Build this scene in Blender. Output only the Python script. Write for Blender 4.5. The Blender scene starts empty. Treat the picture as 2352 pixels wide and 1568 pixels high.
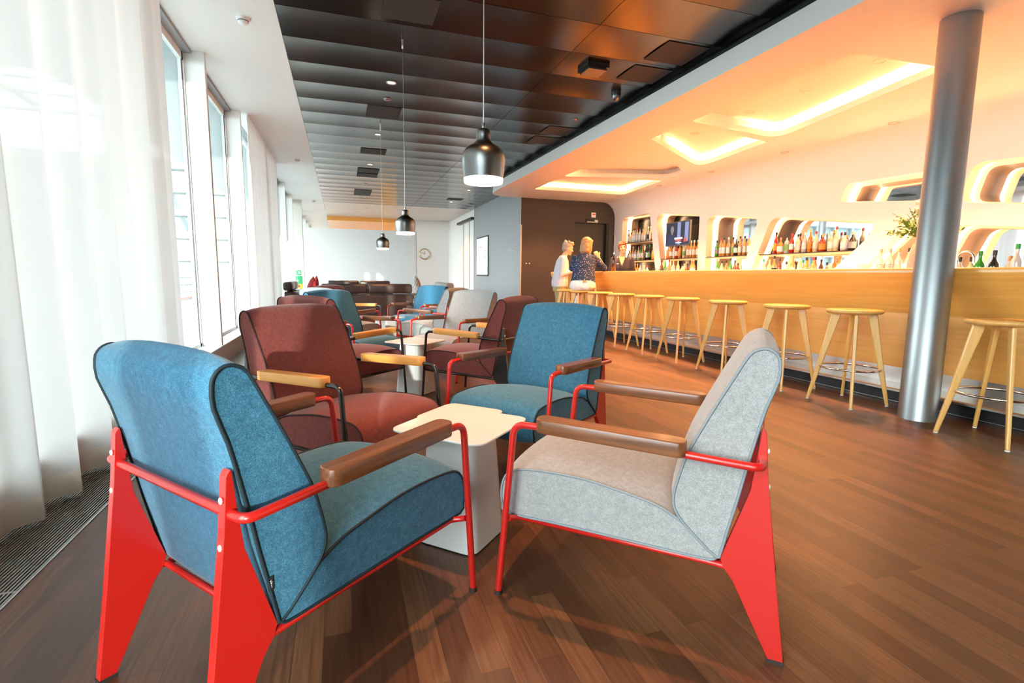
import bpy, bmesh, math, random
from mathutils import Vector, Matrix, geometry
random.seed(7)
S = bpy.context.scene
COL = S.collection
R = math.radians
# ------------------------------------------------------------------ camera
EYE = 1.03
YAW, PIT, ROLL, FPX = R(18.3657), R(7.3067), R(-0.6072), 1175.07
_f = Vector((math.sin(YAW)*math.cos(PIT), math.cos(YAW)*math.cos(PIT), -math.sin(PIT)))
_r = Vector((math.cos(YAW), -math.sin(YAW), 0))
_d = _f.cross(_r)
_c, _s = math.cos(ROLL), math.sin(ROLL)
_right, _down = _r*_c + _d*_s, _d*_c - _r*_s
cam_data = bpy.data.cameras.new('camera')
cam = bpy.data.objects.new('camera', cam_data); COL.objects.link(cam)
_m = Matrix((_right, -_down, -_f)).transposed().to_4x4()
_m.translation = Vector((0, 0, EYE))
cam.matrix_world = _m
cam_data.sensor_width = 36; cam_data.sensor_fit = 'HORIZONTAL'
cam_data.lens = FPX/2352*36
cam_data.clip_start = 0.05; cam_data.clip_end = 400
S.camera = cam
# ------------------------------------------------------------------ look
S.view_settings.view_transform = 'Standard'
S.view_settings.look = 'None'
S.view_settings.exposure = EXPOSURE = 1.85
S.view_settings.gamma = 1.0
S.view_settings.use_curve_mapping = False
cy = S.cycles
cy.max_bounces = 7; cy.diffuse_bounces = 4; cy.glossy_bounces = 3
cy.transmission_bounces = 5; cy.transparent_max_bounces = 10
cy.sample_clamp_indirect = 6.0; cy.caustics_reflective = False; cy.caustics_refractive = False
cy.use_denoising = True
cy.use_adaptive_sampling = True; cy.adaptive_threshold = 0.02
# ------------------------------------------------------------------ daylight
SKY = 3.7
w = bpy.data.worlds.new('sky'); S.world = w; w.use_nodes = True
bg = w.node_tree.nodes['Background']
bg.inputs[0].default_value = (0.96, 0.985, 1.0, 1); bg.inputs[1].default_value = SKY
LAMP_WARM = (1.0, 0.43, 0.155)
def lamp(name, kind, loc, energy, color, rot=(0,0,0), **kw):
    l = bpy.data.lights.new(name, kind); l.energy = energy; l.color = color
    for k, v in kw.items(): setattr(l, k, v)
    o = bpy.data.objects.new(name, l); COL.objects.link(o); o.location = loc; o.rotation_euler = rot
    return o


SUN = 2.0
lamp('sun', 'SUN', (-20, 10, 20), SUN, (1.0, 0.93, 0.82), Vector((0.20, 0.93, -0.16)).to_track_quat('-Z', 'Y').to_euler(), angle=R(0.6))
# ------------------------------------------------------------------ material helpers
M = {}
def mat(name, color=(.8,.8,.8), rough=.5, metal=0.0, spec=.5, emit=None, es=0, trans=0, coat=0, sheen=0):
    m = bpy.data.materials.new(name); m.use_nodes = True
    b = m.node_tree.nodes['Principled BSDF']
    b.inputs['Base Color'].default_value = (*color, 1)
    b.inputs['Roughness'].default_value = rough
    b.inputs['Metallic'].default_value = metal
    b.inputs['Specular IOR Level'].default_value = spec
    if emit: b.inputs['Emission Color'].default_value = (*emit, 1); b.inputs['Emission Strength'].default_value = es
    if trans: b.inputs['Transmission Weight'].default_value = trans
    if coat: b.inputs['Coat Weight'].default_value = coat; b.inputs['Coat Roughness'].default_value = .08
    if sheen: b.inputs['Sheen Weight'].default_value = sheen; b.inputs['Sheen Roughness'].default_value = .5
    M[name] = m
    return m
def nd(m, t, **kw):
    n = m.node_tree.nodes.new(t)
    for k, v in kw.items(): setattr(n, k, v)
    return n
def lk(m, a, b): m.node_tree.links.new(a, b)
def bsdf(m): return m.node_tree.nodes['Principled BSDF']
def ramp(m, fac, stops):
    r = nd(m, 'ShaderNodeValToRGB'); e = r.color_ramp.elements
    e[0].position, e[0].color = stops[0][0], (*stops[0][1], 1)
    e[1].position, e[1].color = stops[-1][0], (*stops[-1][1], 1)
    for p_, c_ in stops[1:-1]:
        x = e.new(p_); x.color = (*c_, 1)
    lk(m, fac, r.inputs[0]); return r.outputs[0]
def coords(m, scale=(1,1,1), kind='Object', rot=(0,0,0)):
    t = nd(m, 'ShaderNodeTexCoord'); mp = nd(m, 'ShaderNodeMapping')
    mp.inputs['Scale'].default_value = scale; mp.inputs['Rotation'].default_value = rot
    lk(m, t.outputs[kind], mp.inputs[0]); return mp.outputs[0]
def noise(m, vec, scale, detail=3, rough=.5):
    n = nd(m, 'ShaderNodeTexNoise'); n.inputs['Scale'].default_value = scale
    n.inputs['Detail'].default_value = detail; n.inputs['Roughness'].default_value = rough
    lk(m, vec, n.inputs['Vector']); return n.outputs[0]
def bump(m, h, strength, dist=.002):
    b = nd(m, 'ShaderNodeBump'); b.inputs['Strength'].default_value = strength; b.inputs['Distance'].default_value = dist
    lk(m, h, b.inputs['Height']); lk(m, b.outputs[0], bsdf(m).inputs['Normal'])
def fabric(name, c1, c2, c3):
    m = mat(name, c2, .85, spec=.2, sheen=.25)
    v = coords(m)
    a = noise(m, v, 420, 2, .7); b_ = noise(m, v, 60, 2)
    mx = nd(m, 'ShaderNodeMath', operation='MULTIPLY_ADD'); mx.inputs[1].default_value = .75; lk(m, a, mx.inputs[0])
    m2 = nd(m, 'ShaderNodeMath', operation='MULTIPLY'); m2.inputs[1].default_value = .25; lk(m, b_, m2.inputs[0]); lk(m, m2.outputs[0], mx.inputs[2])
    lk(m, ramp(m, mx.outputs[0], [(.3, c1), (.5, c2), (.7, c3)]), bsdf(m).inputs['Base Color'])
    bump(m, a, .25, .001)
def timber(name, c1, c2, rough=.35, scale=(3, 60, 60), coat=.3):
    m = mat(name, c1, rough, coat=coat)
    v = coords(m, scale)
    n = noise(m, v, 1.0, 5, .6)
    lk(m, ramp(m, n, [(.3, c2), (.65, c1)]), bsdf(m).inputs['Base Color'])
    bump(m, n, .06, .001)
fabric('fabric_blue', (.014,.075,.14), (.036,.160,.27), (.095,.30,.46))
fabric('fabric_burgundy', (.12,.024,.021), (.205,.045,.038), (.29,.08,.066))
fabric('fabric_grey', (.22,.215,.21), (.33,.325,.32), (.46,.455,.45))
mat('piping_blue', (.006,.02,.03), .7); mat('piping_burgundy', (.03,.008,.01), .7); mat('piping_grey', (.23,.26,.28), .7)
mat('red_steel', (.56,.014,.010), .28, coat=.5)
mat('black_steel', (.012,.012,.013), .22, coat=.6)
timber('walnut', (.27,.095,.036), (.115,.038,.015), .30)
timber('oak_arm', (.90,.44,.11), (.80,.36,.08), .35)
timber('oak_stool', (.90,.51,.15), (.82,.42,.10), .35, (40, 40, 3))
timber('bar_wood', (.93,.45,.10), (.82,.36,.07), .33, (22, 1.2, 30), .25)
mat('rubber', (.03,.018,.015), .6)
mat('chrome', (.75,.74,.72), .12, 1)
mat('steel', (.55,.53,.50), .32, 1)
mat('white_metal', (.80,.79,.77), .38, coat=.15)
mat('white_paint', (.86,.86,.845), .5)
mat('warm_white', (.84,.81,.775), .5)
mat('fin_white', (.84,.85,.84), .45)
mat('cream_panel', (.72,.68,.62), .35)
mat('black_panel', (.007,.007,.008), .2, spec=.55)
mat('perforated', (.030,.029,.028), .8)
mat('black_plastic', (.012,.012,.012), .35)
mat('dark_wall', (.055,.042,.038), .55)
mat('door_dark', (.045,.038,.034), .5)
mat('jamb_black', (.012,.013,.014), .5)
mat('grey_wall', (.33,.36,.385), .35, spec=.5)
mat('plinth_black', (.010,.011,.013), .35)
mat('sill_floor_tint', (.52,.43,.36), .35)  # tan of the reflected floor is put into the ledge colour
mat('slat_metal', (.50,.49,.48), .35, .4)
mat('grille_dark', (.008,.008,.009), .7)
mat('header_grey', (.30,.33,.35), .35)
mat('mirror', (.86,.88,.9), .03, 1)
mat('led', (1,1,1), .5, emit=(1.0,.62,.30), es=4.0)
mat('led_cove', (1,1,1), .5, emit=(1.0,.60,.25), es=13)
mat('lamp_glow', (1,1,1), .5, emit=(1.0,.74,.5), es=9)
mat('bulb_glow', (1,1,1), .5, emit=(1.0,.72,.52), es=4)
mat('pendant_black', (.20,.205,.21), .33, 1)
mat('brass', (.65,.5,.3), .25, 1)
mat('leather', (.055,.034,.030), .34, spec=.5)
mat('leather_lit', (.33,.30,.29), .3)  # paler leather copy, the light falling on one sofa painted in
mat('red_cloth', (.55,.03,.03), .8)
mat('shelf_dark', (.02,.018,.017), .4)
mat('shelf_wood', (.62,.42,.25), .4)
mat('column_metal', (.36,.385,.40), .40, .9)
b_ = M['column_metal']; bump(b_, noise(b_, coords(b_), 28, 4), .12, .004)
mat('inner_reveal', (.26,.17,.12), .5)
mat('reveal_glow_tint', (.80,.66,.50), .5)  # white reveal coloured cream to carry the warm light on it
mat('green_sign', (.02,.36,.12), .5, emit=(.02,.4,.12), es=.03)
mat('white_sign', (.85,.85,.85), .5)
mat('red_sign', (.7,.03,.03), .5)
mat('yellow_sign', (.8,.5,.03), .5)
mat('screen_lavender', (.5,.5,.6), .4, emit=(.72,.70,.95), es=.20)
mat('screen_white', (.7,.7,.7), .4, emit=(.95,.92,.98), es=.22)
mat('screen_ink', (.4,.4,.42), .6)
mat('screen_orange', (.9,.3,.15), .6)
mat('tv_dark', (.01,.012,.018), .25, emit=(.05,.06,.09), es=.25)
mat('tv_blue', (.1,.12,.2), .4, emit=(.25,.32,.6), es=.25)
mat('tv_grey', (.1,.1,.1), .4, emit=(.16,.15,.16), es=.3)
mat('tv_navy', (.02,.03,.06), .4, emit=(.03,.04,.10), es=.25)
mat('tv_white', (.8,.8,.8), .4, emit=(.85,.85,.95), es=.3)
mat('tv_red', (.6,.05,.05), .4, emit=(.7,.08,.05), es=.3)
mat('tv_frame', (.28,.25,.23), .3, .6)
mat('lettering', (.85,.83,.8), .5)
mat('concrete', (.22,.235,.235), .7)
mat('hall_steel', (.20,.225,.225), .5)
mat('hall_glass', (.055,.078,.08), .4)
mat('tape_red', (.75,.12,.06), .5)
mat('leaf', (.12,.26,.035), .5)
mat('petal', (.85,.78,.68), .5)
mat('terracotta', (.66,.40,.30), .5)
m = mat('curtain', (.88,.88,.88), .9)
nt = m.node_tree; out = nt.nodes['Material Output']
df = nd(m, 'ShaderNodeBsdfDiffuse'); df.inputs[0].default_value = (.86,.855,.85,1)
tr = nd(m, 'ShaderNodeBsdfTranslucent'); tr.inputs[0].default_value = (.80,.785,.78,1)
tp = nd(m, 'ShaderNodeBsdfTransparent'); tp.inputs[0].default_value = (1,1,1,1)
mx = nd(m, 'ShaderNodeMixShader'); mx.inputs[0].default_value = .19; lk(m, df.outputs[0], mx.inputs[1]); lk(m, tr.outputs[0], mx.inputs[2])
mx2 = nd(m, 'ShaderNodeMixShader'); mx2.inputs[0].default_value = .015; lk(m, mx.outputs[0], mx2.inputs[1]); lk(m, tp.outputs[0], mx2.inputs[2])
lk(m, mx2.outputs[0], out.inputs[0])
m = mat('curtain_hem', (.80,.74,.68), .9)
nt = m.node_tree; out = nt.nodes['Material Output']
df = nd(m, 'ShaderNodeBsdfDiffuse'); df.inputs[0].default_value = (.82,.77,.71,1)
tr = nd(m, 'ShaderNodeBsdfTranslucent'); tr.inputs[0].default_value = (.7,.62,.54,1)
mx = nd(m, 'ShaderNodeMixShader'); mx.inputs[0].default_value = .35; lk(m, df.outputs[0], mx.inputs[1]); lk(m, tr.outputs[0], mx.inputs[2])
lk(m, mx.outputs[0], out.inputs[0])
def pane_mat(name, tint, refl):
    m = mat(name, tint, 0)
    nt = m.node_tree; out = nt.nodes['Material Output']
    t = nd(m, 'ShaderNodeBsdfTransparent'); t.inputs[0].default_value = (*tint, 1)
    g = nd(m, 'ShaderNodeBsdfGlossy'); g.inputs['Roughness'].default_value = .02
    lw = nd(m, 'ShaderNodeLayerWeight'); pw = nd(m, 'ShaderNodeMath', operation='POWER'); pw.inputs[1].default_value = 5; lk(m, lw.outputs[1], pw.inputs[0])
    fr = nd(m, 'ShaderNodeMath', operation='MULTIPLY_ADD'); fr.inputs[1].default_value = refl*.3; fr.inputs[2].default_value = .03; lk(m, pw.outputs[0], fr.inputs[0])
    mx = nd(m, 'ShaderNodeMixShader'); lk(m, fr.outputs[0], mx.inputs[0]); lk(m, t.outputs[0], mx.inputs[1]); lk(m, g.outputs[0], mx.inputs[2])
    lk(m, mx.outputs[0], out.inputs[0])
pane_mat('pane', (.90,.97,.97), 1.35)
pane_mat('clear_glass', (.93,.93,.93), 1.45)
def bottle_glass(name, c, rough=.07):
    m = mat(name, c, rough, spec=.7, coat=.6)
for n_, c_ in dict(amber=(.62,.28,.07), pale=(.78,.60,.38), orange=(.80,.22,.02), red=(.45,.02,.012), green=(.05,.33,.03), dark=(.012,.012,.014), clear=(.60,.58,.54), brown=(.16,.05,.015)).items():
    bottle_glass('bottle_'+n_, c_)
mat('label_cream', (.78,.72,.62), .6); mat('label_white', (.82,.82,.80), .6); mat('label_black', (.02,.02,.02), .5); mat('label_orange', (.75,.3,.05), .6); mat('label_green', (.25,.45,.12), .6); mat('label_grey', (.30,.32,.34), .6)
mat('cap_dark', (.02,.016,.014), .4); mat('cap_red', (.5,.03,.03), .4); mat('cap_gold', (.7,.45,.12), .3, .8); mat('cap_green', (.03,.36,.06), .4); mat('cap_cork', (.55,.35,.2), .6); mat('cap_blue', (.12,.25,.7), .4); mat('cap_white', (.8,.78,.74), .4)
# floor boards
m = mat('floor_boards', (.14,.06,.03), .36)
t = nd(m, 'ShaderNodeTexCoord'); sp = nd(m, 'ShaderNodeSeparateXYZ'); cb = nd(m, 'ShaderNodeCombineXYZ')
lk(m, t.outputs['Object'], sp.inputs[0]); lk(m, sp.outputs[1], cb.inputs[0]); lk(m, sp.outputs[0], cb.inputs[1])
br = nd(m, 'ShaderNodeTexBrick'); br.offset = .37; br.squash = 1
for k_, v_ in (('Scale', 1), ('Mortar Size', .0009), ('Mortar Smooth', .2), ('Bias', 0), ('Brick Width', .72), ('Row Height', .0785)): br.inputs[k_].default_value = v_
br.inputs['Color1'].default_value = (0,0,0,1); br.inputs['Color2'].default_value = (1,1,1,1); br.inputs['Mortar'].default_value = (.2,.2,.2,1)
lk(m, cb.outputs[0], br.inputs['Vector'])
mp = nd(m, 'ShaderNodeMapping'); mp.inputs['Scale'].default_value = (2.2, 55, 1); lk(m, cb.outputs[0], mp.inputs[0])
g1 = noise(m, mp.outputs[0], 1.6, 6, .62)
c1 = ramp(m, br.outputs['Color'], [(0, (.085,.032,.016)), (.5, (.135,.053,.025)), (1, (.19,.080,.038))])
c2 = ramp(m, g1, [(.28, (.55,.50,.46)), (.6, (1.12,1.1,1.08))])
mm = nd(m, 'ShaderNodeMix', data_type='RGBA', blend_type='MULTIPLY'); mm.inputs[0].default_value = 1
lk(m, c1, mm.inputs[6]); lk(m, c2, mm.inputs[7])
m3 = nd(m, 'ShaderNodeMix', data_type='RGBA', blend_type='MIX'); lk(m, br.outputs['Fac'], m3.inputs[0]); lk(m, mm.outputs[2], m3.inputs[6]); m3.inputs[7].default_value = (.05,.025,.016,1)
lk(m, m3.outputs[2], bsdf(m).inputs['Base Color'])
rr = nd(m, 'ShaderNodeMapRange'); rr.inputs[3].default_value = .30; rr.inputs[4].default_value = .46; lk(m, g1, rr.inputs[0]); lk(m, rr.outputs[0], bsdf(m).inputs['Roughness'])
bump(m, g1, .05, .001)
# ------------------------------------------------------------------ mesh helpers
CH = {}
def link(name, me, parent=None, m=None, smooth=False):
    if m is not None: me.materials.append(M[m] if isinstance(m, str) else m)
    if smooth:
        for p_ in me.polygons: p_.use_smooth = True
    o = bpy.data.objects.new(name, me); COL.objects.link(o)
    if parent: o.parent = parent; CH.setdefault(parent.name, []).append(o)
    return o
class MB:
    "collects shapes and links them as one mesh object"
    def __init__(s): s.v = []; s.f = []; s.sm = []
    def add(s, vs, fs, smooth=False):
        n = len(s.v); s.v += [tuple(v) for v in vs]
        for f in fs: s.f.append([i+n for i in f]); s.sm.append(smooth)
        return s
    def box(s, x0, y0, z0, x1, y1, z1):
        vs = [(x,y,z) for x in (x0,x1) for y in (y0,y1) for z in (z0,z1)]
        return s.add(vs, [(0,1,3,2),(4,6,7,5),(0,4,5,1),(2,3,7,6),(0,2,6,4),(1,5,7,3)])
    def prism(s, pts, fn, a, b, smooth=False, caps=True):
        "pts 2-D loop; fn(u, v, t) -> xyz ; extruded from t=a to t=b"
        n = len(pts)
        lo = [fn(u, v, a) for u, v in pts]; hi = [fn(u, v, b) for u, v in pts]
        s.add(lo+hi, [(i, (i+1)%n, n+(i+1)%n, n+i) for i in range(n)], smooth)
        if caps: s.add(lo, [tuple(range(n))[::-1]]); s.add(hi, [tuple(range(n))])
        return s
    def tube(s, path, r, n=10, caps=True, closed=False):
        P = [Vector(p_) for p_ in path]; k = len(P)
        rr = r if isinstance(r, (list, tuple)) else [r]*k
        T = []
        for i in range(k):
            if closed: t = P[(i+1)%k]-P[i-1]
            else: t = P[min(i+1,k-1)]-P[max(i-1,0)]
            T.append(t.normalized())
        up = Vector((0,0,1)) if abs(T[0].z) < .9 else Vector((1,0,0))
        N = (up - T[0]*up.dot(T[0])).normalized(); vs = []
        for i in range(k):
            N = (N - T[i]*N.dot(T[i])).normalized(); B = T[i].cross(N)
            for j in range(n):
                a = 2*math.pi*j/n
                vs.append(P[i] + (N*math.cos(a)+B*math.sin(a))*rr[i])
        fs = []
        for i in range(k if closed else k-1):
            i2 = (i+1) % k
            for j in range(n): fs.append((i*n+j, i*n+(j+1)%n, i2*n+(j+1)%n, i2*n+j))
        s.add(vs, fs, True)
        if caps and not closed:
            s.add(vs[:n], [tuple(range(n))[::-1]]); s.add(vs[-n:], [tuple(range(n))])
        return s
    def lathe(s, prof, c=(0,0,0), n=28, sx=1, sy=1, caps=True, smooth=True):
        vs = []; k = len(prof)
        for r_, z in prof:
            for j in range(n):
                a = 2*math.pi*j/n; vs.append((c[0]+r_*sx*math.cos(a), c[1]+r_*sy*math.sin(a), c[2]+z))
        fs = [(i*n+j, i*n+(j+1)%n, (i+1)*n+(j+1)%n, (i+1)*n+j) for i in range(k-1) for j in range(n)]
        s.add(vs, fs, smooth)
        if caps: s.add(vs[:n], [tuple(range(n))[::-1]]); s.add(vs[-n:], [tuple(range(n))])
        return s
    def ball(s, c, rx, ry=None, rz=None, n=14, rot=None):
        ry = rx if ry is None else ry; rz = rx if rz is None else rz
        c = Vector(c); h = n//2; vs = []; fs = []
        for i in range(h+1):
            th = math.pi*i/h
            for j in range(n):
                a = 2*math.pi*j/n
                q = Vector((rx*math.sin(th)*math.cos(a), ry*math.sin(th)*math.sin(a), rz*math.cos(th)))
                if rot: q = rot @ q
                vs.append(c+q)
        for i in range(h):
            for j in range(n): fs.append((i*n+j, (i+1)*n+j, (i+1)*n+(j+1)%n, i*n+(j+1)%n))
        return s.add(vs, fs, True)
    def mesh(s, name):
        me = bpy.data.meshes.new(name); me.from_pydata(s.v, [], s.f)
        me.polygons.foreach_set('use_smooth', s.sm); me.update(); return me
    def obj(s, name, m=None, parent=None): return link(name, s.mesh(name), parent, m)
def bevel(o, wdt, seg=2, angle=40):
    md = o.modifiers.new('edge', 'BEVEL'); md.width = wdt; md.segments = seg; md.limit_method = 'ANGLE'; md.angle_limit = R(angle)
    return o
def weld(me, d=1e-5):
    b = bmesh.new(); b.from_mesh(me); bmesh.ops.remove_doubles(b, verts=b.verts, dist=d); bmesh.ops.recalc_face_normals(b, faces=b.faces); b.to_mesh(me); b.free(); return me
def tag(o, label=None, cat=None, group=None, kind=None):
    if label: o['label'] = label
    if cat: o['category'] = cat
    if group: o['group'] = group
    if kind: o['kind'] = kind
    return o
def struct(o, label=None, cat=None):
    o['kind'] = 'structure'
    if label: o['label'] = label
    if cat: o['category'] = cat
    return o
def empty(name, loc=(0,0,0), rz=0, label=None, cat=None, group=None):
    o = bpy.data.objects.new(name, None); COL.objects.link(o); o.location = loc; o.rotation_euler = (0,0,rz)
    o.empty_display_size = .1
    return tag(o, label, cat, group)
KIDS = {}
def kids(o): return CH.get(o.name, [])
def copy_tree(o, parent=None, swap=None):
    c = o.copy(); COL.objects.link(c)
    if parent: c.parent = parent; CH.setdefault(parent.name, []).append(c)
    if swap and c.data is not None and len(c.data.materials):
        key = (o.data.name, swap.get(c.data.materials[0].name))
        nm = swap.get(c.data.materials[0].name)
        if nm and nm != c.data.materials[0].name:
            if key not in KIDS:
                d = c.data.copy(); d.materials[0] = M[nm]; KIDS[key] = d
            c.data = KIDS[key]
    for ch in list(kids(o)): copy_tree(ch, c, swap)
    return c
def arc(cx, cy, r, a0, a1, n=6):
    return [(cx+r*math.cos(R(a0+(a1-a0)*i/n)), cy+r*math.sin(R(a0+(a1-a0)*i/n))) for i in range(n+1)]
def round_poly(pts, rad, n=5):
    "fillet a 2-D polygon; rad number or list"
    out = []; k = len(pts)
    for i in range(k):
        p0, p1, p2 = Vector(pts[i-1]), Vector(pts[i]), Vector(pts[(i+1)%k])
        r = rad[i] if isinstance(rad, (list, tuple)) else rad
        if r <= 0: out.append(tuple(p1)); continue
        a = (p0-p1); b = (p2-p1); la, lb = a.length, b.length; a.normalize(); b.normalize()
        ang = a.angle(b); d = min(r/math.tan(ang/2), la*.49, lb*.49)
        q0, q2 = p1+a*d, p1+b*d
        for j in range(n+1):
            t = j/n; out.append(tuple(q0*(1-t)**2 + p1*2*t*(1-t) + q2*t*t))
    return out
def plate_with_holes(mb, outer, holes, fn):
    "flat face with holes; fn(u,v)->xyz"
    loops = [[Vector((u,v,0)) for u,v in outer]] + [[Vector((u,v,0)) for u,v in h] for h in holes]
    flat = [p_ for l in loops for p_ in l]
    tris = geometry.tessellate_polygon(loops)
    mb.add([fn(p_.x, p_.y) for p_ in flat], [tuple(t_) for t_ in tris])
def offset_loop(pts, d):
    k = len(pts); out = []; area = sum(pts[i-1][0]*pts[i][1]-pts[i][0]*pts[i-1][1] for i in range(k))
    sg = 1 if area > 0 else -1
    for i in range(k):
        t = (Vector(pts[(i+1)%k])-Vector(pts[i-1])).normalized()
        out.append((pts[i][0]+t.y*d*sg, pts[i][1]-t.x*d*sg))
    return out
def smooth_loop(pts, n):
    "closed Catmull-Rom resample"
    k = len(pts); out = []
    for i in range(k):
        p0, p1, p2, p3 = (Vector(pts[(i+j-1)%k]) for j in range(4))
        for j in range(n):
            t = j/n
            out.append(tuple(.5*((2*p1)+(p2-p0)*t+(2*p0-5*p1+4*p2-p3)*t*t+(3*p1-p0-3*p2+p3)*t**3)))
    return out
# ================================================================== THE ROOM
ZC, ZS = 3.33, 3.04            # dark ceiling and bar soffit heights
Y0, Y1 = -7.0, 30.0
# floor, with the channel for the floor grille along the windows
struct(MB().box(-1.02, Y0, -.2, 7.9, Y1, 0).obj('floor', 'floor_boards'), 'brown oak plank floor of the lounge', 'floor')
struct(MB().box(-1.7, Y0, -.2, -1.02, Y1, -.045).obj('floor.001', 'grille_dark'), 'dark channel under the floor grille', 'floor')
g = MB()
x = -1.296
while x < -1.03:
    g.box(x, Y0, -.03, x+.0042, 18, -.001); x += .0118
yy = Y0
while yy < 18: g.box(-1.30, yy, -.031, -1.022, yy+.012, -.002); yy += 1.28
gr = g.obj('floor_grille', 'slat_metal')
tag(gr, 'long slatted metal floor grille running along the window wall', 'floor grille')
link('edge_strip', MB().box(-1.026, Y0, -.03, -1.018, 18, .003).mesh('edge_strip'), gr, 'steel')
# window side: sill, fins, panes
sill = MB().box(-1.60, Y0, -.05, -1.302, Y1, .20)
struct(sill.obj('trim_sill', 'sill_floor_tint'), 'low ledge with painted tan floor reflection under the tall windows', 'window ledge')
link('sill_top', MB().box(-1.60, Y0, .20, -1.300, Y1, .212).mesh('sill_top'), bpy.data.objects['trim_sill'], 'fin_white')
sl = MB()
for k in range(9):
    sl.box(-1.455+k*.011, Y0, .212, -1.450+k*.011, Y1, .214)
link('vent_slot', sl.mesh('vent_slot'), bpy.data.objects['trim_sill'], 'steel')
for k in range(-6, 12):
    y = 6.47+2.03*k
    f = struct(MB().box(-1.505, y, .212, -1.308, y+.075, ZC).obj('trim_fin', 'fin_white'), 'tall white window fin', 'window fin')
    bevel(f, .004)
for k in range(-6, 12):
    y = 6.47+2.03*k
    wf = MB()
    a, b_ = y-1.955, y
    for (ya, yb) in ((a, a+.05), (b_-.05, b_)): wf.box(-1.545, ya, .212, -1.505, yb, 3.30)
    wf.box(-1.545, a, .212, -1.505, b_, .25); wf.box(-1.545, a, 3.22, -1.505, b_, 3.30)
    wo = struct(wf.obj('window_%d' % (k+7), 'fin_white'), 'tall window bay with slim pale frame', 'window')
    gl = MB().box(-1.532, a+.05, .25, -1.522, b_-.05, 3.22); link('pane', gl.mesh('pane'), wo, 'pane')
    sk = MB().box(-1.513, b_-.058, .25, -1.504, b_-.046, 3.22); link('gasket', sk.mesh('gasket'), wo, 'jamb_black')
struct(MB().box(-1.60, Y0, 3.30, -1.426, Y1, 3.48).obj('trim_header', 'header_grey'), 'grey head strip above the windows', 'window header')
# ceilings
struct(MB().box(-1.424, Y0, ZC, -.48, Y1, ZC+.12).obj('ceiling', 'white_paint'), 'white ceiling strip beside the windows', 'ceiling')
def panel_rows(name, x0, x1, ya, yb, mt, label):
    mb = MB(); n = 8
    k0 = math.floor((ya-5.15)/.61); y = 5.15+.61*k0
    while y < yb-.05:
        a, b2 = y+.003, y+.607
        vs = []; fs = []
        for i in range(n+1):
            t = i/n; z = ZC + .009*4*t*(1-t)
            vs += [(x0+.003, a+(b2-a)*t, z), (x1-.003, a+(b2-a)*t, z)]
        for i in range(n): fs.append((2*i, 2*i+2, 2*i+3, 2*i+1))
        mb.add(vs, fs, True)
        y += .61
    struct(mb.obj(name, mt), label, 'ceiling')
panel_rows('ceiling.001', -.48, 2.33, Y0, 17.9, 'black_panel', 'glossy black metal panel ceiling, window half')
panel_rows('ceiling.002', 2.33, 3.72, Y0, 17.9, 'black_panel', 'glossy black metal panel ceiling, bar half')
panel_rows('ceiling.003', -.48, 2.33, 17.98, 22.2, 'cream_panel', 'cream metal panel ceiling at the far end')
panel_rows('ceiling.004', 2.33, 4.47, 17.98, 22.2, 'cream_panel', 'cream metal panel ceiling near the clock wall')
panel_rows('ceiling.005', 3.72, 4.47, 12.6, 17.9, 'black_panel', 'black metal panel ceiling beside the grey wall')
struct(MB().box(-.49, Y0, ZC+.045, 8.2, Y1, ZC+.12).obj('ceiling.006', 'grille_dark'), 'dark void above the ceiling panels', 'ceiling')
# bar soffit with four recessed light coffers
FX = lambda y: 3.668 - .0118*(y-3)
COFF = [([(4.36,5.87),(4.44,3.68),(5.55,3.62),(6.03,6.12)], [.10,.12,.2,.22]),
        ([(4.36,6.78),(4.39,5.98),(6.06,6.33),(6.27,8.14)], [.12,.15,.1,.2]),
        ([(4.32,9.86),(4.42,7.18),(4.62,7.12),(6.36,8.66),(6.34,9.26)], [.10,.1,.12,.12,.15]),
        ([(4.33,11.52),(4.33,10.12),(6.44,9.50),(6.66,11.46)], [.08,.15,.10,.15])]
loops = [round_poly(p_, r_) for p_, r_ in COFF]
sof_outer = [(FX(Y0), Y0)] + [(FX(y), y) for y in (0, 6, 12.1)] + [(FX(12.4)+.05, 12.52), (FX(12.5)+.2, 12.74), (3.95, 12.84), (4.5, 12.90), (6.85, 12.90), (6.85, Y0)]
mb = MB(); plate_with_holes(mb, sof_outer, loops, lambda u, v: (u, v, ZS))
struct(mb.obj('ceiling.007', 'warm_white'), 'pale lowered soffit over the bar with light coffers', 'ceiling')
mb = MB(); fl = sof_outer[:8]
for i in range(len(fl)-1):
    (xa, ya), (xb, yb) = fl[i], fl[i+1]
    mb.add([(xa,ya,ZS),(xb,yb,ZS),(xb+.02,yb,ZS+.205),(xa+.02,ya,ZS+.205)], [(0,1,2,3)], i > 2)
    mb.add([(xa+.02,ya,ZS+.205),(xb+.02,yb,ZS+.205),(xb+.12,yb,ZS+.205),(xa+.12,ya,ZS+.205)], [(0,1,2,3)])
struct(mb.obj('trim_fascia', 'white_paint'), 'bright white fascia along the edge of the bar soffit', 'fascia')
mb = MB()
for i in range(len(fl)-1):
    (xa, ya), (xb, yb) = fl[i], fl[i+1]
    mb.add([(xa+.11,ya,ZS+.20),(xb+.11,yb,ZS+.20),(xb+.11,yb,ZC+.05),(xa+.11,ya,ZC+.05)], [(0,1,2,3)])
struct(mb.obj('trim_reveal', 'jamb_black'), 'dark shadow gap above the fascia', 'shadow gap')
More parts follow.
